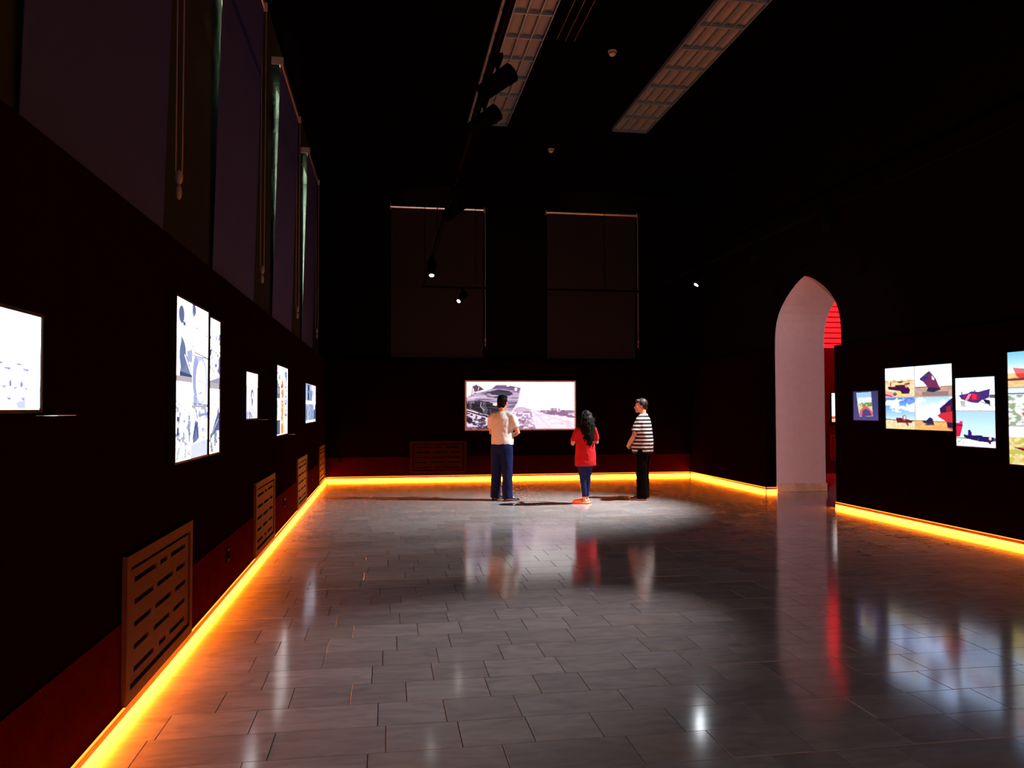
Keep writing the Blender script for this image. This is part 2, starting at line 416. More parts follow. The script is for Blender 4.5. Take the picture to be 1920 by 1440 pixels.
# ------------------------------------------------------------------ amber light strips at the foot of the walls
def strip(label, p, q, out):
    """light strip from p to q along a wall; out = unit vector off the wall"""
    t_ = thing('light_strip', label, 'light strip', ((p[0] + q[0]) / 2, (p[1] + q[1]) / 2, 0.07), 0, 'amber light strips along the walls')
    L = math.hypot(q[0] - p[0], q[1] - p[1]) / 2
    t_.rotation_euler = (0, 0, math.atan2(out[1], out[0]) - PI / 2)      # local +Y points off the wall
    link('profile', BX(((-L, .0065, -.067), (L, .009, .014)), ((-L, .009, -.024), (L, .015, .010)), ((-L - .0005, .0065, -.067), (-L, .0145, .012)), ((L, .0065, -.067), (L + .0005, .0145, .012))), M['amberplastic'], t_)
    bm = bmesh.new(); ns = max(1, int(L * 2 / .3)); ring = []
    for k in range(ns + 1):                                              # the lit front of the diffuser
        x = -L + 2 * L * k / ns
        ring.append([bm.verts.new((x, y, z)) for y, z in ((.0095, -.067), (.0135, -.0655), (.0145, -.060), (.0145, -.024))])
    for a, c in zip(ring, ring[1:]):
        for j in range(3): bm.faces.new((a[j], c[j], c[j + 1], a[j + 1]))
    bmesh.ops.recalc_face_normals(bm, faces=bm.faces)
    tag(link('diffuser', bm, M['led'], t_), 'glowing amber diffuser at floor level')
    tag(link('edge_light', BX(((-L, .009, .0102), (L, .015, .019))), M['ledge'], t_), 'thin glowing upper edge of the strip')
strip('long amber light strip along the foot of the left wall', (XL + .002, YB + .05), (XL + .002, YF - .04), (1, 0))
strip('amber light strip along the far wall below the wide lit picture', (XL + .03, YF), (XR - .03, YF), (0, -1))
strip('short amber light strip on the right wall beyond the arch', (XR, 13.72), (XR, YF - .03), (-1, 0))
strip('amber light strip on the right wall below the colour pictures', (XR, YB), (XR, 11.42), (-1, 0))
strip('tiny amber light strip turning the corner at the foot of the arch', (XR + .002, 13.72), (WR, 13.72), (0, -1))

# ------------------------------------------------------------------ ventilation panels
def vent(label, loc, rz, W=1.33, H=.73, m=None):
    """local x = along wall, local -y = off the wall"""
    m = m or M['vent']
    t_ = thing('vent_panel', label, 'vent', loc, rz, 'slotted vent panels low on the walls')
    w2 = W / 2; b_ = .062; z0 = 0
    fr_ = bev(BX(((-w2, -.026, 0), (-w2 + b_, .0, H))), .006); 
    bm = bmesh.new()
    for a, c in (((-w2, -.026, 0), (-w2 + b_, -.0015, H)), ((w2 - b_, -.026, 0), (w2, -.0015, H)), ((-w2 + b_, -.026, 0), (w2 - b_, -.0015, b_)), ((-w2 + b_, -.026, H - b_), (w2 - b_, -.0015, H))): box(bm, a, c)
    fr_.free(); link('frame', bm, m, t_)
    bk = [((-w2 + .01, -.004, .01), (w2 - .01, -.0015, H - .01))]
    if rz > 1: bk.append(((-w2 + .002, -.002, .42), (w2 - .002, .0135, H - .002)))
    link('backing', BX(*bk), M['void'], t_)
    x0, x1, y0, y1 = -w2 + b_ + .022, w2 - b_ - .022, b_ + .02, H - b_ - .02
    iw = x1 - x0; rows = 5; sh = .026; ph = (y1 - y0) / rows
    pat = [[(.05, .35), (.44, .56), (.63, .92)], [(.05, .26), (.35, .62), (.70, .93)], [(.05, .30), (.37, .65), (.73, .94)],
           [(.05, .34), (.40, .68), (.75, .93)], [(.05, .38), (.45, .57), (.64, .93)]]
    bm = bmesh.new(); d0, d1 = -.018, -.005
    zp = y0
    for r_ in range(rows):
        zc = y0 + ph * (r_ + .5)
        box(bm, (x0, d0, zp), (x1, d1, zc - sh / 2))
        xp = x0
        for a, c in pat[r_]:
            box(bm, (xp, d0, zc - sh / 2), (x0 + a * iw, d1, zc + sh / 2)); xp = x0 + c * iw
        box(bm, (xp, d0, zc - sh / 2), (x1, d1, zc + sh / 2))
        zp = zc + sh / 2
    box(bm, (x0, d0, zp), (x1, d1, y1))
    link('grille', bm, m, t_)
    return t_
for yc, lb in ((4.83, 'large slotted vent panel nearest the camera, under the big left pictures'), (8.73, 'slotted vent panel second along the left wall'),
               (12.43, 'slotted vent panel third along the left wall'), (16.15, 'slotted vent panel in the far left corner')):
    vent(lb, (XL, yc, .092), PI / 2)
vent('dim slotted vent panel on the far wall left of the man in white', (1.12, YF, .13), 0, 1.24, .71, mat('dark_painted_wood', (0.016, 0.004, 0.002), .7, spec=0.03))
vent('slotted vent panel in the red side room', (10.95, YF - .1, .30), 0, 1.3, .62, mat('red_painted_wood', (0.10, 0.01, 0.01), .7, spec=0.03))

def socket(label, loc, rz):
    t_ = thing('power_socket', label, 'socket', loc, rz, 'black sockets low on the walls')
    link('cover_plate', bev(BX(((-.045, -.012, -.05), (.045, 0, .05))), .005), M['sock'], t_)
    bm = bmesh.new(); tube(bm, [(0, -.013, 0), (0, -.018, 0)], [.034, .03], 20); link('socket_face', bm, M['void'], t_)
socket('black socket between the first and second vent panels', (XL, 6.78, .36), PI / 2)
socket('black socket between the second and third vent panels', (XL, 10.4, .36), PI / 2)
socket('black socket between the third and corner vent panels', (XL, 14.15, .36), PI / 2)
socket('black socket on the far wall near the left corner', (-.98, YF, .45), 0)

# ------------------------------------------------------------------ roller blinds
def blind(label, loc, rz, wd, m):
    """local x = along wall, -y = off the wall; hung from a tube at the top"""
    t_ = thing('roller_blind', label, 'blind', loc, rz, 'roller blinds over the tall windows')
    h = wd / 2; zt, zb = 5.98, 2.66
    bm = bmesh.new(); tube(bm, [(-h, -.10, zt), (h, -.10, zt)], .032, 16, (0, 0, 1)); link('roller_tube', bm, M['tube'], t_)
    bm = bmesh.new(); n_ = 14
    top = [];
    rows = []
    for k in range(n_ + 1):
        f = k / n_; z = zt + (zb - zt) * f; y = -.115 + .09 * f
        rows.append([bm.verts.new((x, yy, z)) for x, yy in ((-h + .01, y), (h - .01, y), (h - .01, y + .004), (-h + .01, y + .004))])
    for a, c in zip(rows, rows[1:]):
        for j in range(4): bm.faces.new((a[j], a[(j + 1) % 4], c[(j + 1) % 4], c[j]))
    bm.faces.new(rows[0]); bm.faces.new(rows[-1][::-1])
    fb = link('fabric', bm, m, t_); fb.data.materials.append(M['blindback'])
    for p_ in fb.data.polygons:
        if p_.center.y > -.115 + .09 * (zt - p_.center.z) / (zt - zb) + .0035: p_.material_index = 1
    bm = bmesh.new(); tube(bm, [(-h, -.029, zb), (h, -.029, zb)], .011, 10, (0, 0, 1)); link('bottom_bar', bm, M['dark'], t_)
    for s in (-1, 1):
        bm = BX(((s * (h + .012) - .008, -.15, zt - .05), (s * (h + .012) + .008, 0, zt + .05)))
        link('bracket', bev(bm, .006), M['wplastic'], t_)
    bm = bmesh.new()
    for s in (0, 1):
        tube(bm, [(h + .035, -.135 + s * .045, zt), (h + .035, -.13 + s * .04, 3.1)], .0045, 6)
    ch = link('bead_chain', bm, M['chain'], t_)
    bm = bmesh.new(); ball(bm, (h + .035, -.11, 3.07), (.02, .026, .05)); ball(bm, (h + .035, -.11, 2.97), (.016, .02, .05)); link('chain_weight', bm, M['chain'], ch, True)
for (a, b_), lb in zip(BL, ('purple grey roller blind nearest the camera on the left wall', 'purple grey roller blind second from the camera on the left wall',
                            'purple grey roller blind third from the camera on the left wall', 'purple grey roller blind last on the left wall beside the corner')):
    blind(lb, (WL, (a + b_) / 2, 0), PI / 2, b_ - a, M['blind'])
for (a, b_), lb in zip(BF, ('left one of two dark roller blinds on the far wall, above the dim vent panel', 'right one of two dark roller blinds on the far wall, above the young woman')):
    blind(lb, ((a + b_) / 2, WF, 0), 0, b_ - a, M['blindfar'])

# ------------------------------------------------------------------ painter for the lit photographs (flat prints)
class Pic:
    S = 2
    def __init__(s, w, h, col):
        s.w, s.h = w, h
        s.a = np.ones((h * 2, w * 2, 3)) * np.array(col)
        s.Y, s.X = np.mgrid[0:h * 2, 0:w * 2]
        s.X = (s.X + .5) / (w * 2); s.Y = (s.Y + .5) / (h * 2)
    def put(s, mask, col, al=1.0):
        m_ = (mask * al)[..., None] if mask.dtype != bool else mask[..., None] * al
        s.a = s.a * (1 - m_) + np.array(col) * m_
    def grad(s, y0, y1, c0, c1):
        t_ = np.clip((s.Y - y0) / (y1 - y0), 0, 1)[..., None]
        m_ = ((s.Y >= y0) & (s.Y <= y1))[..., None]
        s.a = np.where(m_, np.array(c0) * (1 - t_) + np.array(c1) * t_, s.a)
    def mask(s, pts):
        m_ = np.zeros(s.X.shape, bool); n_ = len(pts)
        for i in range(n_):
            (x0, y0), (x1, y1) = pts[i], pts[(i + 1) % n_]
            if y0 == y1: continue
            c_ = ((y0 > s.Y) != (y1 > s.Y)) & (s.X < (x1 - x0) * (s.Y - y0) / (y1 - y0) + x0)
            m_ ^= c_
        return m_
    def poly(s, pts, col, al=1.0): s.put(s.mask(pts), col, al)
    def ell(s, cx, cy, rx, ry, col, al=1.0): s.put(((s.X - cx) / rx) ** 2 + ((s.Y - cy) / ry) ** 2 < 1, col, al)
    def rect(s, x0, y0, x1, y1, col, al=1.0): s.put((s.X >= x0) & (s.X <= x1) & (s.Y >= y0) & (s.Y <= y1), col, al)
    def line(s, pts, wd, col, al=1.0):
        asp = s.h / s.w
        for (x0, y0), (x1, y1) in zip(pts, pts[1:]):
            dx, dy = x1 - x0, (y1 - y0) * asp; L = dx * dx + dy * dy + 1e-9
            t_ = np.clip(((s.X - x0) * dx + (s.Y - y0) * asp * dy) / L, 0, 1)
            d = np.hypot(s.X - x0 - t_ * dx, (s.Y - y0) * asp - t_ * dy)
            s.put(d < wd / 2, col, al)
    def noise(s, sx, sy, seed, oct=4):
        r = np.random.RandomState(seed); out = np.zeros(s.X.shape); am = 1.0; tot = 0
        for o in range(oct):
            gx, gy = int(sx * 2 ** o) + 2, int(sy * 2 ** o) + 2
            g = r.rand(gy + 1, gx + 1); x = s.X * sx * 2 ** o; y = s.Y * sy * 2 ** o
            xi = np.clip(x.astype(int), 0, gx - 1); yi = np.clip(y.astype(int), 0, gy - 1); fx = x - xi; fy = y - yi
            fx = fx * fx * (3 - 2 * fx); fy = fy * fy * (3 - 2 * fy)
            v = (g[yi, xi] * (1 - fx) + g[yi, xi + 1] * fx) * (1 - fy) + (g[yi + 1, xi] * (1 - fx) + g[yi + 1, xi + 1] * fx) * fy
            out += v * am; tot += am; am *= .55
        return out / tot
    def spots(s, region, sx, sy, seed, th, col, al=1.0, soft=.06):
        m_ = np.clip((s.noise(sx, sy, seed) - th) / soft, 0, 1)
        if region is not None: m_ = m_ * (s.mask(region) if isinstance(region, list) else region)
        s.put(m_, col, al)
    def out(s, hot=1.0, lo=.90, tint=(1, 1, 1)):
        a = s.a.reshape(s.h, 2, s.w, 2, 3).mean((1, 3))
        a = np.clip(a / 255.0, 0, 1)
        a = np.where(a <= .04045, a / 12.92, ((a + .055) / 1.055) ** 2.4)
        # contrasty film: the clear parts pass 'hot' times more light than the toned ones
        t_ = np.clip((a.min(-1) - lo) / (1 - lo), 0, 1)[..., None]; t_ = t_ * t_ * (3 - 2 * t_)
        return a * ((1 - t_) / hot + t_ * np.array(tint))

def print_mesh(pic, x0, x1, z0, z1, y, m, parent, hot=1.0, lo=.90, tint=(1, 1, 1)):
    """the print as a fine grid, one colour per cell"""
    a = pic.out(hot, lo, tint); h, w_ = a.shape[:2]
    xs = np.linspace(x0, x1, w_ + 1); zs = np.linspace(z1, z0, h + 1)
    gx, gz = np.meshgrid(xs, zs); vtx = np.stack([gx.ravel(), np.full(gx.size, y), gz.ravel()], 1)
    i = np.arange(h)[:, None] * (w_ + 1) + np.arange(w_)[None, :]
    f = np.stack([i, i + w_ + 1, i + w_ + 2, i + 1], -1).reshape(-1, 4)
    me = bpy.data.meshes.new('photo_print')
    me.vertices.add(len(vtx)); me.vertices.foreach_set('co', vtx.ravel())
    me.loops.add(f.size); me.loops.foreach_set('vertex_index', f.ravel().astype(np.int32))
    me.polygons.add(len(f)); me.polygons.foreach_set('loop_start', np.arange(0, f.size, 4, dtype=np.int32))
    me.polygons.foreach_set('loop_total', np.full(len(f), 4, np.int32))
    me.update(); me.validate()
    at = me.attributes.new('print_colour', 'FLOAT_COLOR', 'FACE')
    col = np.ones((len(f), 4), np.float32); col[:, :3] = a.reshape(-1, 3)
    at.data.foreach_set('color', col.ravel())
    me.materials.append(m)
    o = bpy.data.objects.new('photo_print', me); C.objects.link(o); o.parent = parent
    return o

PR = {}
def pm(k):
    if k not in PR: PR[k] = print_mat('backlit_print_%d' % len(PR), k)
    return PR[k]

def lightbox(label, loc, rz, W, H, prints, k, depth=.045, case=None, lip=.012, dm=None, hot=1.0, lo=.90, tint=(1, 1, 1), group='backlit picture boxes on the dark walls'):
    """loc = centre on the wall; prints = (u0, v0, u1, v1, Pic), v down"""
    t_ = thing('lightbox', label, 'lightbox', loc, rz, group)
    w2, h2 = W / 2, H / 2; case = case or M['frame']
    bm = BX(((-w2 - lip, -depth, -h2 - lip), (-w2, -.0015, h2 + lip)), ((w2, -depth, -h2 - lip), (w2 + lip, -.0015, h2 + lip)), ((-w2, -depth, -h2 - lip), (w2, -.0015, -h2)), ((-w2, -depth, h2), (w2, -.0015, h2 + lip)))
    link('case', bm, case, t_)
    link('diffuser', BX(((-w2, -depth + .008, -h2), (w2, -depth + .014, h2))), dm or M['diff'], t_)
    for u0, v0, u1, v1, p in prints:
        print_mesh(p, -w2 + u0 * W, -w2 + u1 * W, h2 - v1 * H, h2 - v0 * H, -depth + .006, pm(k * hot), t_, hot, lo, tint)
    return t_

# ---- wide picture on the far wall: a stranded wooden ship on scrubland with a dirt track
def N_(pts, x0=108, y0=118, w_=1684, h_=740): return [((x - x0) / w_, (y - y0) / h_) for x, y in pts]
p = Pic(300, 130, (255, 247, 246))
p.grad(0, .55, (255, 250, 250), (255, 242, 240))
p.line(N_([(1066, 180), (1028, 505)]), .006, (190, 180, 186), .7)
p.poly(N_([(780, 590), (880, 520), (960, 505), (1060, 530), (1140, 555), (1400, 545), (1792, 575), (1792, 870), (100, 870), (100, 560)]), (238, 214, 226))
p.poly(N_([(830, 560), (890, 515), (990, 515), (1130, 560), (1000, 600)]), (200, 172, 192))
p.poly(N_([(1150, 575), (1420, 560), (1792, 560), (1792, 640), (1680, 640), (1550, 650), (1380, 630), (1250, 610)]), (214, 184, 204))
p.spots(N_([(1200, 570), (1792, 560), (1792, 690), (1540, 660), (1240, 625)]), 26, 12, 5, .47, (128, 98, 128), .9)
for cx, cy, rx, ry in ((1440, 612, 150, 26), (1600, 635, 75, 26), (1710, 590, 80, 24), (1690, 668, 22, 8), (1765, 672, 20, 8), (1050, 595, 70, 14), (900, 645, 70, 20)): p.ell(*N_([(cx, cy)])[0], rx / 1684, ry / 740, (128, 100, 128), .75)
p.rect(*N_([(1410, 530)])[0], *N_([(1515, 560)])[0], (165, 120, 150), .8); p.rect(*N_([(1535, 535)])[0], *N_([(1560, 570)])[0], (150, 110, 140), .8); p.line(N_([(1437, 528), (1437, 560)]), .005, (120, 80, 100))
for k, (a, b_) in enumerate((((1110, 570), (1200, 860)), ((1130, 570), (1420, 860)), ((1150, 575), (1640, 860)), ((1160, 580), (1792, 800)), ((1170, 590), (1792, 740)))):
    p.line(N_([a, b_]), .010, (206, 178, 198) if k % 2 else (255, 238, 244), .6)
p.spots(N_([(1150, 600), (1792, 690), (1792, 870), (1180, 870)]), 16, 20, 8, .56, (208, 178, 200), .6)
p.spots(N_([(780, 560), (1120, 600), (1180, 870), (600, 870)]), 54, 34, 3, .50, (150, 122, 160), .8)
p.spots(N_([(850, 700), (1100, 700), (1180, 870), (850, 870)]), 50, 34, 13, .50, (112, 82, 122), .75)
p.poly(N_([(100, 600), (480, 640), (560, 700), (480, 870), (100, 870)]), (214, 194, 218))
p.spots(N_([(100, 580), (560, 640), (620, 870), (100, 870)]), 44, 30, 21, .53, (62, 48, 66), .95)
p.spots(N_([(260, 760), (560, 700), (600, 870), (260, 870)]), 48, 30, 23, .46, (70, 52, 72), .85)
p.ell(*N_([(145, 720)])[0], .024, .05, (40, 30, 40)); p.rect(0, .95, .36, 1, (60, 44, 58), .55)
hull = N_([(108, 362), (240, 290), (380, 262), (495, 226), (568, 165), (718, 165), (726, 190), (772, 190), (776, 174), (905, 208), (950, 216), (905, 440), (800, 604), (640, 640), (480, 650), (300, 600), (108, 545)])
p.poly(hull, (184, 158, 186))
p.poly(N_([(108, 420), (290, 408), (440, 430), (600, 486), (660, 560), (640, 640), (480, 650), (300, 600), (108, 545)]), (40, 35, 40))
p.spots(N_([(108, 420), (290, 408), (440, 430), (600, 486), (640, 640), (480, 650), (108, 545)]), 30, 10, 31, .56, (120, 104, 118), .6)
p.poly(N_([(495, 232), (568, 165), (718, 165), (726, 190), (772, 190), (776, 174), (945, 214), (908, 296), (840, 262), (700, 236), (600, 232)]), (132, 102, 144))
p.poly(N_([(430, 278), (600, 236), (770, 258), (830, 316), (690, 346), (560, 370), (520, 372), (600, 330), (520, 318)]), (58, 52, 66), .95)
p.spots(hull, 7, 50, 41, .53, (84, 68, 94), .7); p.spots(N_([(120, 370), (420, 280), (560, 330), (600, 420), (120, 410)]), 7, 40, 47, .52, (226, 202, 228), .7)
p.spots(N_([(330, 290), (600, 236), (830, 300), (700, 380), (420, 340)]), 12, 34, 43, .52, (48, 44, 54), .8)
p.poly(N_([(510, 460), (580, 448), (602, 470), (560, 494), (520, 490)]), (238, 214, 236)); p.line(N_([(330, 440), (322, 500), (375, 570)]), .006, (196, 180, 196)); p.line(N_([(380, 440), (355, 500), (380, 560)]), .004, (150, 136, 150))
for k in range(4): p.line(N_([(130 + 30 * k, 425), (130 + 30 * k, 452)]), .005, (190, 170, 190))
p.line(N_([(160, 545), (300, 600), (420, 650)]), .008, (130, 110, 126)); p.line(N_([(110, 570), (330, 640), (480, 665)]), .012, (40, 32, 40))
p.ell(*N_([(868, 232)])[0], .013, .037, (255, 245, 248)); p.line(N_([(948, 216), (902, 440), (800, 600)]), .010, (236, 200, 222))
p.poly(N_([(205, 188), (255, 168), (312, 190), (376, 236), (300, 262), (232, 276)]), (88, 56, 80)); p.line(N_([(182, 330), (206, 190)]), .007, (150, 104, 130)); p.line(N_([(236, 305), (258, 152)]), .006, (130, 84, 110)); p.line(N_([(285, 250), (298, 196)]), .006, (236, 220, 230)); p.line(N_([(205, 330), (222, 250)]), .006, (170, 130, 150))
lightbox('wide backlit picture of a stranded wooden ship on the far wall', (2.945, YF, 1.613), 0, 2.43, 1.04, [(0, 0, 1, 1, p)], 1.35, .07, M['pale'], .03)

# ---- right wall, colour pictures of stranded ships
def sand_sky(w_, h_, top, bot, sand, hz, seed=1):
    q = Pic(w_, h_, bot); q.grad(0, hz, top, bot); q.rect(0, hz, 1, 1, sand)
    q.spots(q.Y > hz, 16, 20, seed, .52, tuple(c * .86 for c in sand), .7); return q
# small one
p = Pic(50, 54, (74, 66, 122)); p.grad(0, 1, (66, 62, 110), (86, 78, 150))
p.poly([(.12, .04), (.72, .02), (.78, .86), (.25, .88)], (245, 252, 255)); p.poly([(.12, .04), (.72, .02), (.735, .2), (.14, .22)], (176, 212, 255))
p.poly([(.16, .42), (.75, .40), (.78, .86), (.25, .88)], (236, 224, 170)); p.spots([(.16, .40), (.75, .38), (.76, .52), (.17, .54)], 10, 12, 4, .45, (110, 130, 60), .8)
p.poly([(.24, .86), (.27, .66), (.42, .52), (.56, .52), (.74, .68), (.80, .84)], (224, 110, 120)); p.poly([(.34, .88), (.38, .66), (.52, .60), (.66, .68), (.74, .84)], (92, 72, 130))
lightbox('small square backlit picture nearest the arch on the right wall', (XR, 10.560, 1.575), -PI / 2, 0.607, 0.418, [(0, 0, 1, 1, p)], 1.0)
# square of four
a1 = sand_sky(60, 56, (225, 246, 255), (255, 252, 240), (246, 218, 166), .43, 5)
a1.spots([(0, .42), (1, .40), (1, .50), (0, .52)], 14, 16, 6, .45, (170, 140, 90), .7)
a1.poly([(.08, .64), (.45, .66), (.80, .68), (.86, .78), (.82, .90), (.58, .90), (.50, .80), (.12, .74)], (62, 22, 66)); a1.poly([(.35, .60), (.68, .60), (.72, .70), (.36, .68)], (70, 26, 30))
a1.rect(.17, .52, .21, .62, (150, 40, 50)); a1.poly([(.44, .48), (.62, .46), (.60, .53), (.44, .52)], (96, 60, 30)); a1.ell(.74, .65, .05, .05, (225, 150, 150)); a1.poly([(.66, .56), (.86, .52), (.84, .60), (.68, .60)], (130, 60, 60))
a1.poly([(0, .78), (.28, .84), (.3, 1), (0, 1)], (238, 160, 150)); a1.poly([(0, .90), (.24, .97), (.24, 1), (0, .95)], (150, 30, 40)); a1.poly([(.46, .84), (.53, .80), (.64, 1), (.42, 1)], (240, 206, 100)); a1.ell(.34, .91, .07, .06, (96, 96, 110))
a2 = sand_sky(60, 56, (214, 240, 255), (255, 253, 255), (196, 156, 140), .70, 7)
a2.rect(0, .685, .36, .71, (90, 66, 40)); a2.rect(.72, .69, 1, .71, (150, 110, 80)); a2.rect(.2, .86, .9, 1, (110, 92, 104), .6)
a2.poly([(.14, .40), (.22, .34), (.30, .26), (.40, .18), (.44, .24), (.56, .42), (.60, .52), (.66, .70), (.70, .78), (.52, .84), (.32, .84), (.36, .72), (.22, .52), (.13, .46)], (112, 44, 84))
a2.poly([(.13, .44), (.22, .34), (.36, .34), (.38, .44), (.22, .52)], (64, 46, 110)); a2.poly([(.32, .84), (.36, .72), (.60, .74), (.70, .80), (.5, .88)], (50, 38, 64)); a2.poly([(.30, .26), (.40, .18), (.42, .30), (.34, .34)], (56, 60, 78)); a2.poly([(.47, .34), (.53, .42), (.53, .50), (.47, .46)], (210, 214, 220))
a3 = sand_sky(60, 56, (70, 120, 222), (196, 228, 255), (236, 214, 170), .70, 9)
a3.spots(a3.Y < .46, 5, 6, 11, .46, (250, 252, 255), .95, .12); a3.spots([(0, .2), (1, .3), (1, .46), (0, .44)], 4, 10, 15, .44, (240, 248, 255), .9, .12); a3.poly([(.62, 0), (1, 0), (1, .16), (.8, .24)], (62, 110, 218), .7)
a3.line([(0, .69), (.4, .72), (1, .73)], .02, (70, 60, 40)); a3.poly([(.36, .64), (.50, .64), (.82, .70), (.92, .74), (.90, .79), (.40, .80), (.38, .72)], (104, 24, 48)); a3.ell(.65, .64, .07, .09, (150, 110, 100)); a3.ell(.66, .63, .035, .05, (255, 220, 190)); a3.poly([(.68, .80), (.78, .78), (.80, .88), (.74, .88)], (120, 90, 60)); a3.spots([(.3, .8), (.7, .82), (.8, 1), (.2, 1)], 8, 8, 3, .5, (244, 220, 120), .6)
a4 = sand_sky(60, 56, (170, 210, 250), (255, 255, 255), (238, 180, 110), .72, 12)
a4.spots(a4.Y < .5, 4, 5, 17, .45, (255, 255, 255), .9, .15); a4.line([(0, .71), (1, .74)], .018, (100, 70, 50))
a4.poly([(.18, .70), (.28, .72), (.34, .66), (.40, .60), (.48, .66), (.50, .80), (.36, .82), (.22, .78)], (44, 40, 74)); a4.poly([(.24, .82), (.5, .80), (.52, .84), (.3, .86)], (90, 60, 60))
a4.poly([(.66, .34), (1, .02), (1, .44), (.68, .48)], (52, 26, 80)); a4.poly([(.82, .30), (.95, .24), (.95, .42), (.84, .44)], (150, 36, 50)); a4.poly([(.60, .56), (.68, .48), (1, .42), (1, .76), (.84, .74), (.66, .62)], (204, 44, 56)); a4.poly([(.84, .74), (1, .76), (1, 1), (.86, .92)], (48, 26, 56)); a4.poly([(.5, .84), (1, .92), (1, 1), (.5, 1)], (240, 160, 90), .6)
lightbox('square backlit sheet of four colour ship pictures on the right wall', (XR, 9.431, 1.674), -PI / 2, 1.322, 0.830,
         [(0, 0, .463, .475, a1), (.477, 0, 1, .475, a2), (0, .493, .463, 1, a3), (.477, .493, 1, 1, a4)], 1.3, hot=2.3, lo=.42, tint=(.72, .86, 1.3))
# two, one above the other
b1 = sand_sky(76, 64, (206, 238, 255), (255, 255, 252), (250, 244, 226), .62, 3)
b1.rect(.86, .53, 1, .63, (80, 90, 90)); b1.poly([(.08, .54), (.14, .52), (.32, .48), (.42, .42), (.60, .44), (.88, .36), (.85, .62), (.66, .70), (.58, .78), (.42, .76), (.16, .66)], (66, 44, 116))
b1.poly([(.20, .60), (.24, .52), (.42, .48), (.62, .54), (.60, .68), (.40, .70), (.22, .66)], (150, 28, 78)); b1.poly([(.43, .48), (.55, .52), (.54, .68), (.43, .66)], (226, 40, 70)); b1.line([(.36, .50), (.26, .70)], .014, (250, 220, 230)); b1.line([(.40, .50), (.30, .70)], .014, (250, 220, 230)); b1.poly([(.70, .66), (.87, .70), (.88, .84), (.76, .78)], (30, 26, 62)); b1.line([(.62, .72), (.9, .88)], .014, (90, 70, 70)); b1.rect(.15, .42, .18, .52, (70, 50, 80)); b1.ell(.5, .40, .02, .02, (60, 30, 60)); b1.spots([(.12, .70), (.28, .70), (.26, .90), (.14, .88)], 10, 8, 5, .5, (150, 150, 160), .7)
b2 = sand_sky(76, 64, (170, 206, 255), (206, 234, 255), (240, 234, 220), .78, 8)
b2.poly([(0, .74), (.3, .74), (.3, .80), (0, .80)], (110, 140, 70), .5); b2.rect(.86, .73, 1, .82, (50, 60, 60), .8)
b2.rect(0, .29, .17, .38, (226, 40, 90)); b2.rect(0, .30, .09, .33, (255, 230, 240)); b2.rect(0, .38, .17, .42, (60, 30, 90)); b2.poly([(0, .42), (.17, .42), (.10, .72), (0, .74)], (206, 30, 70))
b2.poly([(.19, .66), (.30, .68), (.42, .68), (.66, .67), (.68, .70), (.94, .71), (.96, .80), (.86, .86), (.60, .84), (.28, .78), (.21, .74)], (36, 26, 84)); b2.poly([(.31, .54), (.36, .52), (.40, .60), (.40, .68), (.31, .68)], (50, 26, 110)); b2.ell(.86, .75, .035, .05, (255, 190, 170)); b2.line([(.58, .74), (.56, .82)], .014, (100, 80, 140)); b2.poly([(.80, .84), (.88, .86), (.86, .92)], (40, 30, 70)); b2.spots([(0, .78), (.2, .8), (.2, 1), (0, 1)], 8, 8, 9, .5, (160, 180, 110), .7); b2.rect(0, .96, 1, 1, (206, 196, 210), .8)
lightbox('tall backlit sheet of two colour ship pictures on the right wall', (XR, 8.397, 1.493), -PI / 2, 0.636, 0.820, [(0, 0, 1, .475, b1), (0, .487, 1, 1, b2)], 1.3, hot=2.3, lo=.42, tint=(.72, .86, 1.3))
# the tall one cut by the frame edge
c1 = sand_sky(60, 50, (120, 190, 255), (226, 244, 255), (240, 200, 140), .60, 5); c1.poly([(.08, .45), (.5, .55), (.9, .5), (.8, .78), (.22, .8), (.14, .7)], (226, 60, 56)); c1.poly([(.08, .45), (.3, .5), (.3, .62), (.12, .62)], (210, 110, 110)); c1.poly([(0, .76), (.3, .74), (.3, .82), (0, .82)], (110, 60, 50))
c2 = sand_sky(60, 50, (200, 226, 250), (214, 236, 255), (232, 222, 214), .14, 6); c2.rect(0, .12, 1, .16, (80, 120, 190)); c2.spots(c2.Y > .18, 12, 14, 7, .54, (120, 150, 110), .8); c2.poly([(.22, .66), (.5, .58), (1, .55), (1, .75), (.5, .76), (.3, .72)], (60, 24, 70)); c2.poly([(.2, .66), (.34, .66), (.34, .74), (.24, .76)], (220, 60, 80))
c3 = sand_sky(60, 50, (210, 236, 255), (226, 244, 255), (240, 214, 160), .28, 8); c3.spots(c3.Y > .28, 8, 9, 7, .5, (180, 176, 70), .85); c3.poly([(.06, .55), (.3, .55), (.5, .42), (1, .45), (1, .8), (.5, .78), (.3, .66)], (60, 10, 34)); c3.line([(.2, .56), (.5, .68), (1, .70)], .03, (206, 40, 60))
lightbox('tall backlit sheet of three colour ship pictures cut by the right frame edge', (XR, 7.438, 1.540), -PI / 2, 0.895, 1.243, [(0, 0, 1, .312, c1), (0, .325, 1, .652, c2), (0, .664, 1, 1, c3)], 1.3, hot=2.3, lo=.42, tint=(.72, .86, 1.3))

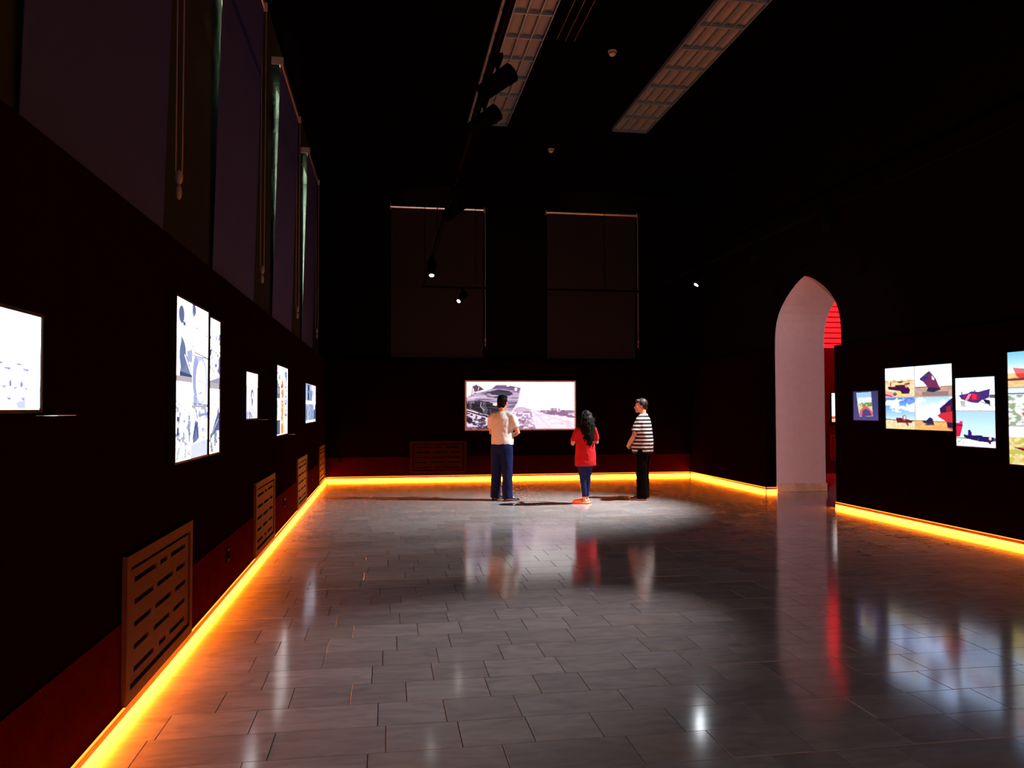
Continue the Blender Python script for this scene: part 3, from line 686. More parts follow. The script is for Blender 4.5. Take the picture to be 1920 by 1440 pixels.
# ---- left wall, overexposed black and white pictures
# white one at the left frame edge
p = Pic(110, 90, (255, 255, 255)); bl = (122, 126, 196)
rr_ = np.random.RandomState(5)
for row, (yy, n_, sz) in enumerate(((.52, 7, .020), (.57, 7, .028))):
    for k in range(n_): p.poly([(.06 + k * .13 + row * .05 - sz, yy), (.06 + k * .13 + row * .05 + sz, yy), (.06 + k * .13 + row * .05 + sz * .7, yy + .028), (.06 + k * .13 + row * .05 - sz * .6, yy + .026)], bl, .9)
for k in range(11): p.ell(.08 + k * .078, .67 + .007 * k, .011, .032, bl); p.poly([(.09 + k * .078, .71 + .006 * k), (.14 + k * .078, .71 + .006 * k), (.115 + k * .078, .735 + .006 * k)], bl, .9)
for k in range(9): p.poly([(.05 + k * .10, .87), (.10 + k * .10, .87), (.075 + k * .10, .905)], bl, .9)
p.poly([(.82, .92), (.89, .90), (.895, 1), (.84, 1)], (160, 166, 226), .8); p.rect(.0, .985, 1, 1, (226, 218, 190))
lightbox('overexposed white backlit picture cut by the left frame edge', (XL - .0145, 2.609, 1.717), PI / 2, 1.059, 0.338, [(0, 0, 1, 1, p)], 1.6, hot=7, dm=M['diffL'])
# big sheet: two columns
K = (96, 106, 150); G_ = (150, 158, 200)
u1 = Pic(54, 104, (255, 255, 255)); u1.ell(.33, .20, .17, .115, K); u1.ell(.50, .31, .08, .03, K); u1.poly([(.24, .34), (.42, .33), (.38, .46), (.30, .48)], (236, 238, 252)); u1.poly([(.30, .48), (.46, .52), (.62, .70), (.80, .80), (.98, .92), (.98, 1), (.26, 1), (.28, .86)], (122, 134, 172)); u1.ell(.42, .72, .20, .19, (104, 118, 160)); u1.poly([(.66, .66), (1, .62), (1, .80), (.72, .80)], G_, .8); u1.line([(.55, .72), (.95, .95)], .05, (250, 250, 255)); u1.poly([(.24, .94), (1, .97), (1, 1), (.24, 1)], (70, 76, 110))
u2 = Pic(54, 104, (255, 255, 255)); u2.line([(0, .24), (.5, .34), (1, .42)], .02, K); u2.spots([(0, .30), (1, .44), (1, .98), (0, .98)], 8, 12, 3, .60, G_, .8); u2.rect(.10, .44, .24, .68, (80, 84, 120)); u2.rect(.12, .50, .2, .58, (240, 240, 255)); u2.line([(.12, .72), (.3, .74)], .03, K); u2.line([(.55, .48), (.5, .62), (.54, .8)], .03, G_); u2.ell(.86, .46, .05, .04, K); u2.poly([(.80, .50), (.96, .50), (.92, .78), (.82, .78)], K, .6); u2.line([(.8, .92), (.95, .95)], .03, K); u2.spots([(.1, .78), (1, .8), (1, .96), (.1, .96)], 8, 10, 13, .60, G_, .6)
u3 = Pic(60, 72, (255, 255, 255)); u3.ell(.08, .10, .12, .12, (96, 106, 150)); u3.ell(.06, .2, .05, .05, G_); u3.line([(.3, .22), (.9, .28)], .012, G_, .6); u3.ell(.27, .44, .03, .02, K); u3.ell(.10, .45, .02, .02, K); u3.ell(.93, .52, .04, .03, K); u3.spots([(0, .7), (.2, .7), (.2, 1), (0, 1)], 6, 8, 4, .5, (200, 206, 236), .8); u3.line([(.2, .95), (1, 1)], .03, (120, 124, 160))
u4 = Pic(60, 84, (246, 247, 255)); u4.ell(.5, .48, .46, .52, (196, 202, 236)); u4.ell(.22, .40, .18, .42, (150, 160, 208), .8); u4.ell(.56, .50, .32, .44, (254, 254, 255)); u4.poly([(.1, .8), (.3, .84), (.3, 1), (.1, 1)], (150, 160, 206), .8); u4.line([(.36, .50), (.54, .50)], .025, K); u4.line([(.62, .49), (.78, .53)], .025, K); u4.line([(.50, .52), (.48, .64), (.56, .65)], .022, G_); u4.line([(.42, .75), (.62, .74)], .03, K); u4.line([(.40, .82), (.72, .84)], .022, G_); u4.line([(.0, .97), (1, .99)], .02, K)
u5 = Pic(60, 84, (252, 252, 255)); u5.spots(u5.Y < .2, 6, 7, 3, .52, G_, .8); u5.poly([(.42, .14), (1, .10), (1, .16), (.5, .20)], G_); u5.line([(.24, .06), (.36, .22)], .05, (80, 88, 130)); u5.poly([(.06, .62), (.20, .26), (.40, .30), (.46, .62), (.30, .68), (.10, .72)], (112, 122, 170)); u5.line([(.12, .60), (.28, .34), (.40, .58)], .05, (70, 76, 120)); u5.line([(.62, .28), (.58, .50)], .03, K); u5.ell(.70, .46, .05, .05, G_); u5.line([(.66, .58), (.82, .66)], .03, K); u5.poly([(0, .74), (1, .68), (1, 1), (0, 1)], (206, 210, 236), .8); u5.spots([(.45, .2), (1, .2), (1, .8), (.45, .8)], 8, 10, 9, .58, (190, 196, 230), .8)
lightbox('tall overexposed backlit sheet of five pictures in two columns on the left wall', (XL - .0145, 5.458, 1.731), PI / 2, 0.868, 1.005,
         [(0, 0, .465, .475, u1), (0, .51, .465, 1, u2), (.475, 0, 1, .325, u3), (.475, .332, 1, .655, u4), (.475, .668, 1, 1, u5)], 1.2, hot=5, dm=M['diff'])
v1 = Pic(40, 92, (255, 255, 255)); v1.spots([(.0, .3), (1, .2), (1, .9), (.0, .95)], 5, 14, 3, .60, (120, 128, 170), .9); v1.line([(.08, .50), (.16, .54), (.08, .58)], .06, (60, 66, 96)); v1.ell(.62, .28, .07, .05, G_); v1.line([(.60, .34), (.70, .52), (.62, .66)], .06, G_); v1.line([(.22, .58), (.28, .70)], .06, (80, 88, 130)); v1.poly([(.84, .62), (1, .55), (1, .84), (.88, .84)], K, .8); v1.poly([(0, .98), (1, .90), (1, 1), (0, 1)], (150, 152, 176))
v2 = Pic(40, 92, (255, 254, 252)); v2.line([(.48, .12), (.52, .22), (.58, .30)], .06, K); v2.poly([(.78, .40), (.90, .24), (1, .40), (1, .66), (.70, .66), (.12, .78), (.5, .55)], (92, 102, 146)); v2.line([(.1, .80), (.55, .60), (.9, .48)], .06, (190, 196, 220)); v2.spots([(.1, .7), (1, .6), (1, .98), (.1, .98)], 7, 14, 8, .52, (110, 118, 150), .8); v2.ell(.8, .84, .05, .02, (200, 90, 110))
lightbox('narrow overexposed backlit sheet of two pictures beside the five-picture sheet', (XL - .0145, 6.121, 1.717), PI / 2, 0.353, 0.981, [(0, 0, 1, .475, v1), (0, .52, 1, 1, v2)], 1.2, hot=5)
# portrait
p = Pic(54, 66, (250, 250, 255)); p.rect(0, 0, 1, .30, (255, 255, 255)); p.rect(0, .30, 1, 1, (238, 236, 252)); p.line([(0, .30), (1, .31)], .01, (200, 200, 220)); p.ell(.53, .47, .105, .11, (104, 110, 150)); p.ell(.55, .50, .065, .085, (240, 236, 246)); p.poly([(.46, .55), (.60, .58), (.58, .70), (.50, .68)], (140, 142, 180)); p.line([(.55, .60), (.53, .72)], .04, (90, 94, 130)); p.poly([(.02, 1), (.10, .86), (.40, .74), (.66, .74), (.96, .88), (1, 1)], (226, 226, 246)); p.line([(.30, .86), (.34, .98)], .05, (70, 74, 110)); p.line([(.38, .88), (.52, .98)], .04, (90, 94, 130)); p.line([(.12, .84), (.2, .9)], .03, G_); p.poly([(0, .86), (.2, .86), (.2, 1), (0, 1)], (170, 176, 220), .7)
lightbox('overexposed backlit portrait with pale sky on the left wall', (XL - .0145, 7.768, 1.673), PI / 2, 0.647, 0.427, [(0, 0, 1, 1, p)], 1.2, hot=5)
# tall sheet with an orange column
p = Pic(66, 110, (255, 253, 248)); p.rect(0, 0, 1, 1, (252, 252, 255))
p.spots([(.04, .05), (.28, .05), (.28, .46), (.04, .46)], 6, 18, 3, .5, (120, 124, 140), .8); p.rect(.05, .30, .28, .47, (110, 116, 130)); p.rect(.08, .32, .25, .40, (160, 166, 182)); p.rect(.04, .78, .30, .985, (72, 80, 100)); p.rect(.14, .79, .18, .97, (130, 140, 170)); p.rect(.04, .5, .30, .76, (236, 234, 244)); p.spots([(.04, .5), (.3, .5), (.3, .77), (.04, .77)], 5, 12, 5, .6, (170, 170, 190), .6)
p.rect(.36, .10, .62, .46, (250, 238, 222)); p.spots([(.36, .14), (.62, .14), (.62, .46), (.36, .46)], 6, 18, 7, .5, (226, 120, 60), .8); p.ell(.45, .29, .05, .03, (160, 20, 10)); p.ell(.5, .25, .04, .05, (220, 80, 40)); p.rect(.36, .48, .62, .985, (250, 220, 184)); p.spots([(.36, .5), (.62, .5), (.62, .985), (.36, .985)], 6, 22, 8, .46, (238, 140, 70), .9); p.rect(.38, .84, .60, .97, (238, 150, 60), .8)
p.spots([(.70, .05), (.96, .05), (.96, .98), (.70, .98)], 7, 24, 9, .52, (120, 130, 150), .8); p.rect(.68, .0, .98, .04, (255, 255, 255)); p.rect(.0, .47, 1, .49, (255, 253, 250), .8)
lightbox('tall narrow backlit sheet with an orange middle column on the left wall', (XL - .0145, 9.985, 1.648), PI / 2, 1.010, 0.819, [(0, 0, 1, 1, p)], 1.2, hot=3)
# bluish one by the corner
p = Pic(72, 46, (206, 214, 236)); p.rect(0, .0, 1, .44, (180, 192, 226)); p.rect(0, .44, 1, .52, (250, 252, 255)); p.rect(.22, .02, .36, .42, (40, 46, 70)); p.rect(.14, .0, .2, .42, (120, 132, 170)); p.rect(.46, .16, .56, .44, (80, 90, 130)); p.rect(.58, .0, 1, .42, (238, 242, 255)); p.spots(p.Y < .42, 10, 10, 3, .54, (130, 142, 180), .6); p.rect(.04, .52, .16, .94, (96, 106, 146)); p.rect(.20, .52, .74, .94, (130, 142, 172)); p.spots(p.Y > .52, 12, 8, 5, .5, (180, 190, 214), .7); p.poly([(.78, .7), (1, .5), (1, .92), (.78, .94)], (70, 92, 150)); p.rect(0, .94, 1, 1, (226, 230, 250)); p.rect(.80, .52, .94, .66, (226, 234, 255))
lightbox('small bluish backlit sheet last on the left wall before the corner', (XL - .0145, 13.654, 1.638), PI / 2, 1.805, 0.628, [(0, 0, 1, 1, p)], 1.3, hot=2)
# picture in the side room, seen through the arch
p = Pic(40, 50, (255, 246, 240)); p.rect(0, .8, 1, .9, (200, 90, 60)); p.rect(0, .92, 1, 1, (230, 170, 120)); p.spots([(0, .05), (.6, .05), (.6, .3), (0, .3)], 6, 6, 3, .5, (120, 110, 150), .7)
lightbox('backlit picture in the red side room, glimpsed through the arch', (10.74, YF - .1, 1.55), 0, .80, .68, [(0, 0, 1, 1, p)], 1.3)

def caption(label, loc):
    t_ = thing('caption_plate', label, 'caption', loc, PI / 2, 'caption plates by the left pictures')
    bm = BX(((-.09, -.085, -.004), (.09, 0, .0))); link('bracket', bev(bm, .0015, 1), M['dark'], t_)
    link('card', BX(((-.085, -.082, .0), (.085, -.006, .0025))), M['card'], t_)
    t_.rotation_euler = (0, 0, PI / 2)
caption('caption plate under the overexposed picture at the left frame edge', (XL, 3.24, 1.525))
caption('caption plate under the portrait on the left wall', (XL, 8.34, 1.44))
caption('caption plate under the sheet with the orange column', (XL, 10.78, 1.212))

# ------------------------------------------------------------------ ceiling: long unlit luminaires, smoke detectors, slot diffuser
def luminaire(label, xa, xb, y_end, n_):
    W = xb - xa; Lm = .655
    t_ = thing('ceiling_light', label, 'ceiling light', ((xa + xb) / 2, y_end, ZC), 0, 'long unlit ceiling lights')
    L = n_ * Lm; w2 = W / 2
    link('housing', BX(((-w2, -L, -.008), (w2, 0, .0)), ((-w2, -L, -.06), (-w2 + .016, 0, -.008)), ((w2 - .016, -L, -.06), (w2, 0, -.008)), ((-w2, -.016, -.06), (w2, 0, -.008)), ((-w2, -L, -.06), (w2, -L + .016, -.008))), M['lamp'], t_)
    for k in range(n_):
        y1 = -k * Lm - .012; y0 = -(k + 1) * Lm - .004
        bm = BX(((-w2 + .018, y0, -.058), (w2 - .018, y0 + .028, -.02)))
        for j in (1, 2, 3):
            x = -w2 + W * j / 4
            box(bm, (x - .009, y0 + .028, -.056), (x + .009, y1, -.02))
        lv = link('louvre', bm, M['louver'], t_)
        bm = bmesh.new()
        for j in range(4):
            x = -w2 + W * (j + .5) / 4; r_ = W / 8 - .012
            for i in range(6):
                a0, a1 = PI * i / 6, PI * (i + 1) / 6
                quad(bm, (x + r_ * math.cos(a0), y0 + .03, -.03 + .018 * math.sin(a0)), (x + r_ * math.cos(a1), y0 + .03, -.03 + .018 * math.sin(a1)),
                     (x + r_ * math.cos(a1), y1, -.03 + .018 * math.sin(a1)), (x + r_ * math.cos(a0), y1, -.03 + .018 * math.sin(a0)))
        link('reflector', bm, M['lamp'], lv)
luminaire('long unlit ceiling light strip behind the spotlight track', 1.36, 2.05, 13.47, 10)
luminaire('long unlit ceiling light strip right of the smoke detectors', 3.92, 4.56, 13.44, 10)

def detector(label, loc):
    t_ = thing('smoke_detector', label, 'smoke detector', loc, 0, 'smoke detectors')
    bm = bmesh.new(); tube(bm, [(0, 0, 0), (0, 0, -.02)], [.062, .06], 24); link('base', bm, M['wplastic'], t_)
    bm = bmesh.new(); tube(bm, [(0, 0, -.02), (0, 0, -.05), (0, 0, -.065)], [.05, .046, .03], 24); link('sensor_head', bm, M['wplastic'], t_)
    bm = bmesh.new(); tube(bm, [(0, 0, -.028), (0, 0, -.038)], [.0505, .0495], 24, cap=False); link('grille_ring', bm, M['dark'], t_)
detector('small white smoke detector nearer the camera, left of the right ceiling light', (3.08, 10.5, ZC))
detector('small white smoke detector farther from the camera, beyond the ceiling lights', (3.09, 14.71, ZC))
t_ = thing('slot_diffuser', 'black ceiling slot diffuser with thin bright edges beside the left ceiling light', 'air diffuser', (2.36, 9.7, ZC))
link('plate', BX(((-.20, -.62, -.012), (.20, .62, 0))), M['dark'], t_)
for k in range(3):
    link('slat', BX(((-.125 + k * .12, -.56, -.020), (-.118 + k * .12, .56, -.012))), M['alu'], t_)

# ------------------------------------------------------------------ spotlight tracks and their heads
ZT = 3.90
def track(label, p, q, rods):
    a, b_ = Vector(p), Vector(q); mid = (a + b_) / 2; L = (b_ - a).length / 2
    t_ = thing('lighting_track', label, 'lighting track', mid, math.atan2(b_.y - a.y, b_.x - a.x), 'suspended spotlight tracks')
    link('rail', bev(BX(((-L, -.026, -.018), (L, .026, .018))), .004, 1), M['dark'], t_)
    link('conductor_slot', BX(((-L, -.008, -.0195), (L, .008, -.0175))), M['void'], t_)
    for r_ in rods:
        bm = bmesh.new(); tube(bm, [(r_, 0, .018), (r_, 0, ZC - ZT)], .006, 8); tube(bm, [(r_, 0, ZC - ZT - .03), (r_, 0, ZC - ZT)], .03, 12); link('hanger_rod', bm, M['dark'], t_)
track('long black spotlight track running away below the left ceiling light', (.70, -2, ZT), (.70, 15.30, ZT), (-3, 1.0, 4.5, 8.2))
track('black spotlight track crossing in front of the far wall blinds', (.66, 15.33, ZT), (5.16, 15.33, ZT), (-1.2, 1.4))
track('black spotlight track running along the right side of the hall', (5.13, -2, ZT), (5.13, 15.30, ZT), (-3, 1, 4.5, 8.2))

def spot(label, at, aim, lit=None, watt=0, cone=40, blend=.5, col=(.9, .95, 1.0), drop=.17, R=.062, L=.27, deep=None):
    deep = (lit is None or lit == 'lensdim') if deep is None else deep
    """at = point of the track; the head hangs under it and points at aim"""
    t_ = thing('track_spotlight', label, 'spotlight', (at[0], at[1], at[2] - .018), 0, 'black spotlights on the tracks')
    d = (Vector(aim) - (Vector(at) - Vector((0, 0, drop)))).normalized()
    c = Vector((0, 0, -drop)); side = d.cross(Vector((0, 0, 1))).normalized(); 
    link('adapter', bev(BX(((-.03, -.075, -.035), (.03, .075, .0))), .006), M['dark'], t_)
    bm = bmesh.new(); tube(bm, [(0, 0, -.03), (0, 0, -.075)], .014, 10)
    for s in (-1, 1):
        o_ = side * (s * (R + .010)); tube(bm, [Vector((0, 0, -.072)), Vector((0, 0, -.075)) + o_, c + o_], .008, 8, d)
    link('yoke', bm, M['dark'], t_)
    bm = bmesh.new(); e = d * (L / 2)
    tube(bm, [c - e, c - e * .97, c - e * .80, c - e * .5, c + e * .6, c + e * .92, c + e] + ([c + e * .98, c + e * .45] if deep else []), [R * .55, R * .86, R, R, R * .94, R * .90, R * .90] + ([R * .82, R * .70] if deep else []), 28, side)
    hd = link('head', bm, M['dark'], t_, False)
    bm = bmesh.new()
    for k in range(4): tube(bm, [c - e * (.9 - .13 * k), c - e * (.86 - .13 * k)], R * 1.06, 24, side)
    link('cooling_fin', bm, M['dark'], hd)
    bm = bmesh.new(); tube(bm, [c + d.cross(side) * (-R) , c + d.cross(side) * (-R - .03)], .009, 10); link('knob', bm, M['dark'], hd)
    bm = bmesh.new(); f = c + (e * .46 if deep else e) + d * .002
    tube(bm, [f, f + d * .003], R * .60, 24, side)
    link('lens', bm, M[lit] if lit else M['tube'], t_)
    if watt:
        l = bpy.data.lights.new('spot_beam', 'SPOT'); l.energy = watt; l.spot_size = math.radians(cone); l.spot_blend = blend; l.color = col; l.shadow_soft_size = .03
        o = bpy.data.objects.new('spot_beam', l); C.objects.link(o); o.parent = t_
        o.location = c + e + d * .015; o.rotation_euler = d.to_track_quat('-Z', 'Y').to_euler()
    return t_
# left track
spot('black spotlight nearest the camera on the left track, against the ceiling light', (.72, 5.15, ZT), (-1.28, 5.35, 2.25))
spot('black spotlight second on the left track, against the end of the ceiling light', (.72, 5.86, ZT), (-1.28, 6.06, 2.25), 'lensdim')
spot('black spotlight third on the left track, just beyond the ceiling light', (.72, 7.75, ZT), (-1.2, 7.6, 1.9))
spot('black spotlight fourth on the left track, showing a small glint', (.72, 8.6, ZT), (-1.2, 8.0, 1.9), 'lensdim')
spot('black spotlight with a bright lens far down the left track', (.68, 12.2, ZT), (.55, 10.4, 0), 'lensdim', 0, deep=False)
spot('black spotlight with a bright lens under the crossing track before the far blind', (1.45, 15.33, ZT), (-1.0, 13.2, 1.0), 'lensdim', 25, 30, .6, deep=False)
spot('unseen spotlight added on the left track above the camera to light the arch', (.70, 3.3, ZT), (7.55, 13.7, 2.1), 'lensdim', 1800, 24, .4, (1.0, .80, .84))  # out-of-view head added to brighten the arch jamb
# right track
spot('bright white spotlight on the right track that lights the three visitors', (5.13, 12.42, ZT), (2.35, 12.15, 0), 'lens', 2900, 76, 1.0, (1.0, .98, .92), drop=.19)
spot('black spotlight on the right track nearer than the bright one', (5.13, 10.35, ZT), (.6, 8.4, 0), 'lensdim', 500, 22, .6, (1.0, .88, .80))
spot('black spotlight high on the right track above the colour pictures', (5.13, 8.55, ZT), (.8, 5.2, 0), 'lensdim', 1200, 29, 1.0, (1.0, .86, .84))

# ------------------------------------------------------------------ people
def sub(a, b_, f): return Vector(a) * (1 - f) + Vector(b_) * f

def hand(bm, wr, dirv, nrm, s, curl=.9):
    """palm and five separate bent fingers; dirv along the palm, nrm out of the palm side, s = thumb side"""
    d = Vector(dirv).normalized(); n_ = Vector(nrm); n_ = (n_ - d * n_.dot(d)).normalized(); t_ = d.cross(n_) * s
    wr = Vector(wr)
    tube(bm, [wr - d * .02, wr + d * .03, wr + d * .085], [(.026, .018), (.040, .014), (.041, .012)], 12, t_)
    for k, (off, ln) in enumerate(((.030, .068), (.010, .076), (-.010, .070), (-.029, .054))):
        b0 = wr + d * .08 + t_ * off; dd = d.copy(); p = [b0]
        for j, fl in enumerate((.42, .33, .25)):
            dd = (dd * math.cos(curl * .6) + n_ * math.sin(curl * .6)).normalized() if j else (d * math.cos(curl * .4) + n_ * math.sin(curl * .4))
            p.append(p[-1] + dd * ln * fl)
            d2 = dd
        tube(bm, p, [.0095, .009, .0085, .007], 8, t_)
    b0 = wr + d * .025 + t_ * .032
    tube(bm, [wr + d * .015 + t_ * .015, b0 + t_ * .012 + d * .012, b0 + t_ * .026 + d * .034 + n_ * .012, b0 + t_ * .028 + d * .056 + n_ * .026], [.013, .012, .0105, .008], 8, d)

def head_bm(bm, c, yaw, s=1.0, tilt=0.0):
    R_ = Matrix.Translation(c) @ Euler((tilt, 0, yaw)).to_matrix().to_4x4() @ Matrix.Scale(s, 4)
    b2 = bmesh.new()
    ball(b2, (0, -.008, .022), (.076, .096, .095), 24, 16)            # skull
    ball(b2, (0, .025, -.045), (.060, .068, .070), 20, 14)            # face and jaw
    ball(b2, (0, .070, -.098), (.026, .024, .020))                    # chin
    tube(b2, [(0, .082, .018), (0, .100, -.012), (0, .112, -.030), (0, .095, -.040)], [.009, .012, .017, .012], 10)   # nose
    for x in (-1, 1):
        ball(b2, (x * .031, .078, .026), (.024, .014, .008))          # brow
        ball(b2, (x * .040, .066, -.022), (.022, .022, .018))         # cheek
        ball(b2, (x * .078, -.006, -.008), (.009, .020, .032))        # ear
        ball(b2, (x * .077, .002, -.036), (.007, .010, .012))         # lobe
    ball(b2, (0, .089, -.062), (.024, .012, .0055)); ball(b2, (0, .087, -.073), (.021, .012, .006))   # lips
    bmesh.ops.transform(b2, matrix=R_, verts=b2.verts)
    me = bpy.data.meshes.new('tmp'); b2.to_mesh(me); b2.free(); bm.from_mesh(me); bpy.data.meshes.remove(me)
    return R_

def person(label, loc, rz, H, g):
    """g: pose and cut of the clothes, all in metres for this figure, local +Y ahead"""
    t_ = thing('person', label, 'person', loc, rz); k = H / 1.75
    V = Vector
    hipz, shz = .90 * k, 1.435 * k
    lean = g.get('lean', 0)
    bm = bmesh.new()
    tube(bm, [(0, 0, .80 * k), (0, -.01, .92 * k), (0, .0, 1.08 * k), (0, .012 + lean * .5, 1.25 * k), (0, .0 + lean, 1.39 * k), (0, -.012 + lean, 1.465 * k)],
         [(.13 * k, .085 * k), (.155 * k, .105 * k), (.14 * k, .10 * k), (.155 * k, .105 * k), (.150 * k, .085 * k), (.075 * k, .06 * k)], 18)
    hc = V((g.get('hx', 0), .035 * k + lean * 1.4, 1.632 * k))
    tube(bm, [(0, -.012 + lean, 1.42 * k), (hc.x * .5, .0 + lean, 1.52 * k), (hc.x, hc.y - .02, 1.60 * k)], [.062 * k, .054 * k, .056 * k], 14)
    Rh = head_bm(bm, hc, g['head'], k * 1.02, g.get('tilt', 0))
    sh = {}
    for s in (-1, 1):
        S = V((s * g.get('shw', .178) * k, lean - .005, shz - .048 * k)); E, W_ = V(g['elbow'][s]), V(g['wrist'][s]); sh[s] = S
        tube(bm, [V((s * .10 * k, lean, shz)), S, sub(S, E, .5), E, sub(E, W_, .35), W_], [.05 * k, .052 * k, .044 * k, .037 * k, .039 * k, .026 * k], 12, (0, 1, 0))
        hand(bm, W_, g['hdir'][s], g['hn'][s], s, g.get('curl', .9))
        F_ = V(g['foot'][s]); hp = V((s * .088 * k, 0, .86 * k)); an = F_ + V((0, 0, .075 * k)); kn = sub(hp, an, .50) + V((0, .015, 0))
        tube(bm, [hp, sub(hp, kn, .5), kn, sub(kn, an, .35), an, F_ + V((0, 0, .035))], [.085 * k, .070 * k, .052 * k, .054 * k, .036 * k, .035 * k], 14)
        a = g['fyaw'][s]; fd = V((-math.sin(a), math.cos(a), 0))
        tube(bm, [F_ - fd * .05 + V((0, 0, .035)), F_ + V((0, 0, .04)), F_ + fd * .08 + V((0, 0, .03)), F_ + fd * .15 + V((0, 0, .02)), F_ + fd * .18 + V((0, 0, .016))],
             [(.028, .03), (.034, .036), (.042, .026), (.040, .016), (.02, .010)], 12, (fd.y, -fd.x, 0))
    body = link('body', bm, g['skin'], t_); bake(body, .0065, 3)
    for s in (-1, 1):
        bm = bmesh.new(); ball(bm, Rh @ V((s * .030, .077, .006)), (.012, .012, .012), 12, 8); link('eye', bm, M['eye'], t_, True)
    # shirt
    bm = bmesh.new(); hz = g['hem']
    ts = g['torso']
    tube(bm, [(x, y + lean * max(0, (z - 1.0) / .4), z) for z, x, y, rx, ry in ts], [(rx, ry) for z, x, y, rx, ry in ts], 26)
    for s in (-1, 1):
        E = V(g['elbow'][s]); sl = g.get('sleeve', .62); S = sh[s]
        tube(bm, [V((s * .05 * k, lean, shz + .008 * k)), sub(V((s * .05 * k, lean, shz + .008 * k)), S, .6) + V((0, 0, .006)), S, sub(S, E, sl * .5), sub(S, E, sl)], [.050 * k, .060 * k, .066 * k, g.get('slw', .066) * k, g.get('slw', .066) * k * 1.04], 16, (0, 1, 0))
    shirt = link('shirt', bm, g['shirt'], t_); bake(shirt, .011, 5, .022, .11)
    # trousers
    bm = bmesh.new()
    lw = g['legw']
    tube(bm, [(0, 0, .78 * k), (0, -.012, .86 * k), (0, -.005, .95 * k), (0, 0, max(hz + .06, .98 * k))], [(.11 * k, .085 * k), g['hips'], (g['hips'][0] * .97, g['hips'][1] * .95), (g['hips'][0] * .9, g['hips'][1] * .9)], 22)
    for s in (-1, 1):
        F_ = V(g['foot'][s]); hp = V((s * .082 * k, -.004, .88 * k)); an = F_ + V((0, -.005, g.get('cuff', .035))); kn = sub(hp, an, .5) + V((0, .012, 0))
        tube(bm, [hp, sub(hp, kn, .25), sub(hp, kn, .6), kn, sub(kn, an, .4), sub(kn, an, .8), an], [r_ * k for r_ in lw], 18)
    tr = link('trousers', bm, g['trousers'], t_); bake(tr, .011, 5, .016, .10)
    # shoes
    for s in (-1, 1):
        F_ = V(g['foot'][s]); a = g['fyaw'][s]; fd = V((-math.sin(a), math.cos(a), 0)); rt_ = (fd.y, -fd.x, 0)
        bm = bmesh.new()
        if g['shoes'] == 'slipper':
            tube(bm, [F_ + fd * .045 + V((0, 0, .042)), F_ + fd * .10 + V((0, 0, .043)), F_ + fd * .155 + V((0, 0, .036)), F_ + fd * .190 + V((0, 0, .024))], [(.050, .034), (.052, .032), (.046, .026), (.022, .012)], 18, rt_)
            tube(bm, [F_ - fd * .085 + V((0, 0, .018)), F_ - fd * .03 + V((0, 0, .018)), F_ + fd * .08 + V((0, 0, .017)), F_ + fd * .15 + V((0, 0, .016)), F_ + fd * .20 + V((0, 0, .015))], [(.022, .014), (.042, .018), (.050, .017), (.046, .015), (.02, .010)], 18, rt_)
            link('slipper', bm, M['slip'], t_, True)
        else:
            tube(bm, [F_ - fd * .075 + V((0, 0, .045)), F_ - fd * .05 + V((0, 0, .055)), F_ + V((0, 0, .062)), F_ + fd * .06 + V((0, 0, .052)), F_ + fd * .13 + V((0, 0, .036)), F_ + fd * .19 + V((0, 0, .028)), F_ + fd * .215 + V((0, 0, .022))],
                 [(.022, .030), (.036, .042), (.040, .048), (.044, .038), (.047, .026), (.036, .018), (.014, .010)], 18, rt_)
            so = link('shoe', bm, M['shoe'], t_, True)
            bm = bmesh.new()
            tube(bm, [F_ - fd * .082 + V((0, 0, .009)), F_ - fd * .04 + V((0, 0, .009)), F_ + fd * .06 + V((0, 0, .009)), F_ + fd * .14 + V((0, 0, .009)), F_ + fd * .205 + V((0, 0, .010)), F_ + fd * .222 + V((0, 0, .011))],
                 [(.020, .008), (.038, .009), (.045, .009), (.048, .009), (.034, .009), (.012, .006)], 16, rt_)
            link('sole', bm, g.get('sole', M['shoe']), so, True)
    # hair
    bm = bmesh.new(); hr = random.Random(11)
    if g['cut'] == 'long':
        ball(bm, Rh @ V((0, -.022, .035)), (.082, .092, .090), 20, 14)
        tube(bm, [Rh @ V((0, -.05, .05)), Rh @ V((0, -.075, -.04)), Rh @ V((0, -.085, -.14)), Rh @ V((.005, -.10, -.28)), Rh @ V((.02, -.10, -.42)), Rh @ V((.045, -.09, -.55))],
             [(.085, .06), (.112, .06), (.125, .055), (.115, .045), (.085, .036), (.03, .02)], 18)
        for i in range(150):
            a = hr.uniform(.12 * PI, .88 * PI) if i < 95 else hr.uniform(-.08, 1.08) * PI
            x0, y0 = .085 * math.cos(a), -.022 - .092 * math.sin(a)
            ln = hr.uniform(.36, .58) if abs(x0) < .07 else hr.uniform(.24, .44)
            fx = x0 * hr.uniform(1.2, 2.15); ph = hr.uniform(0, 6.28); am = hr.uniform(.010, .026); n_ = 16; pts = []
            for j in range(n_ + 1):
                f = j / n_; z = .128 - f * (ln + .128); up = min(1, .30 + f / .16); sp = min(1, f * 2.2)
                conv = 1 - max(0, f - .55) * .9
                pts.append(Rh @ V(((x0 * up * (1 - sp) + fx * sp) * conv + am * sp * math.sin(ph + f * 24) + .035 * max(0, f - .6), y0 * up * (.80 + .32 * sp) + am * sp * math.cos(ph + f * 24) - .012 * sp, z)))
            tube(bm, pts, [.007] + [hr.uniform(.005, .010)] * (n_ - 1) + [.003], 6)
        link('hair', bm, g['hair'], t_, True)
    else:
        ball(bm, Rh @ V((0, -.018, .040)), (.086, .100, .091), 26, 18)
        tube(bm, [Rh @ V((0, -.045, .03)), Rh @ V((0, -.052, -.04)), Rh @ V((0, -.048, -.085))], [(.078, .060), (.074, .052), (.056, .034)], 18)
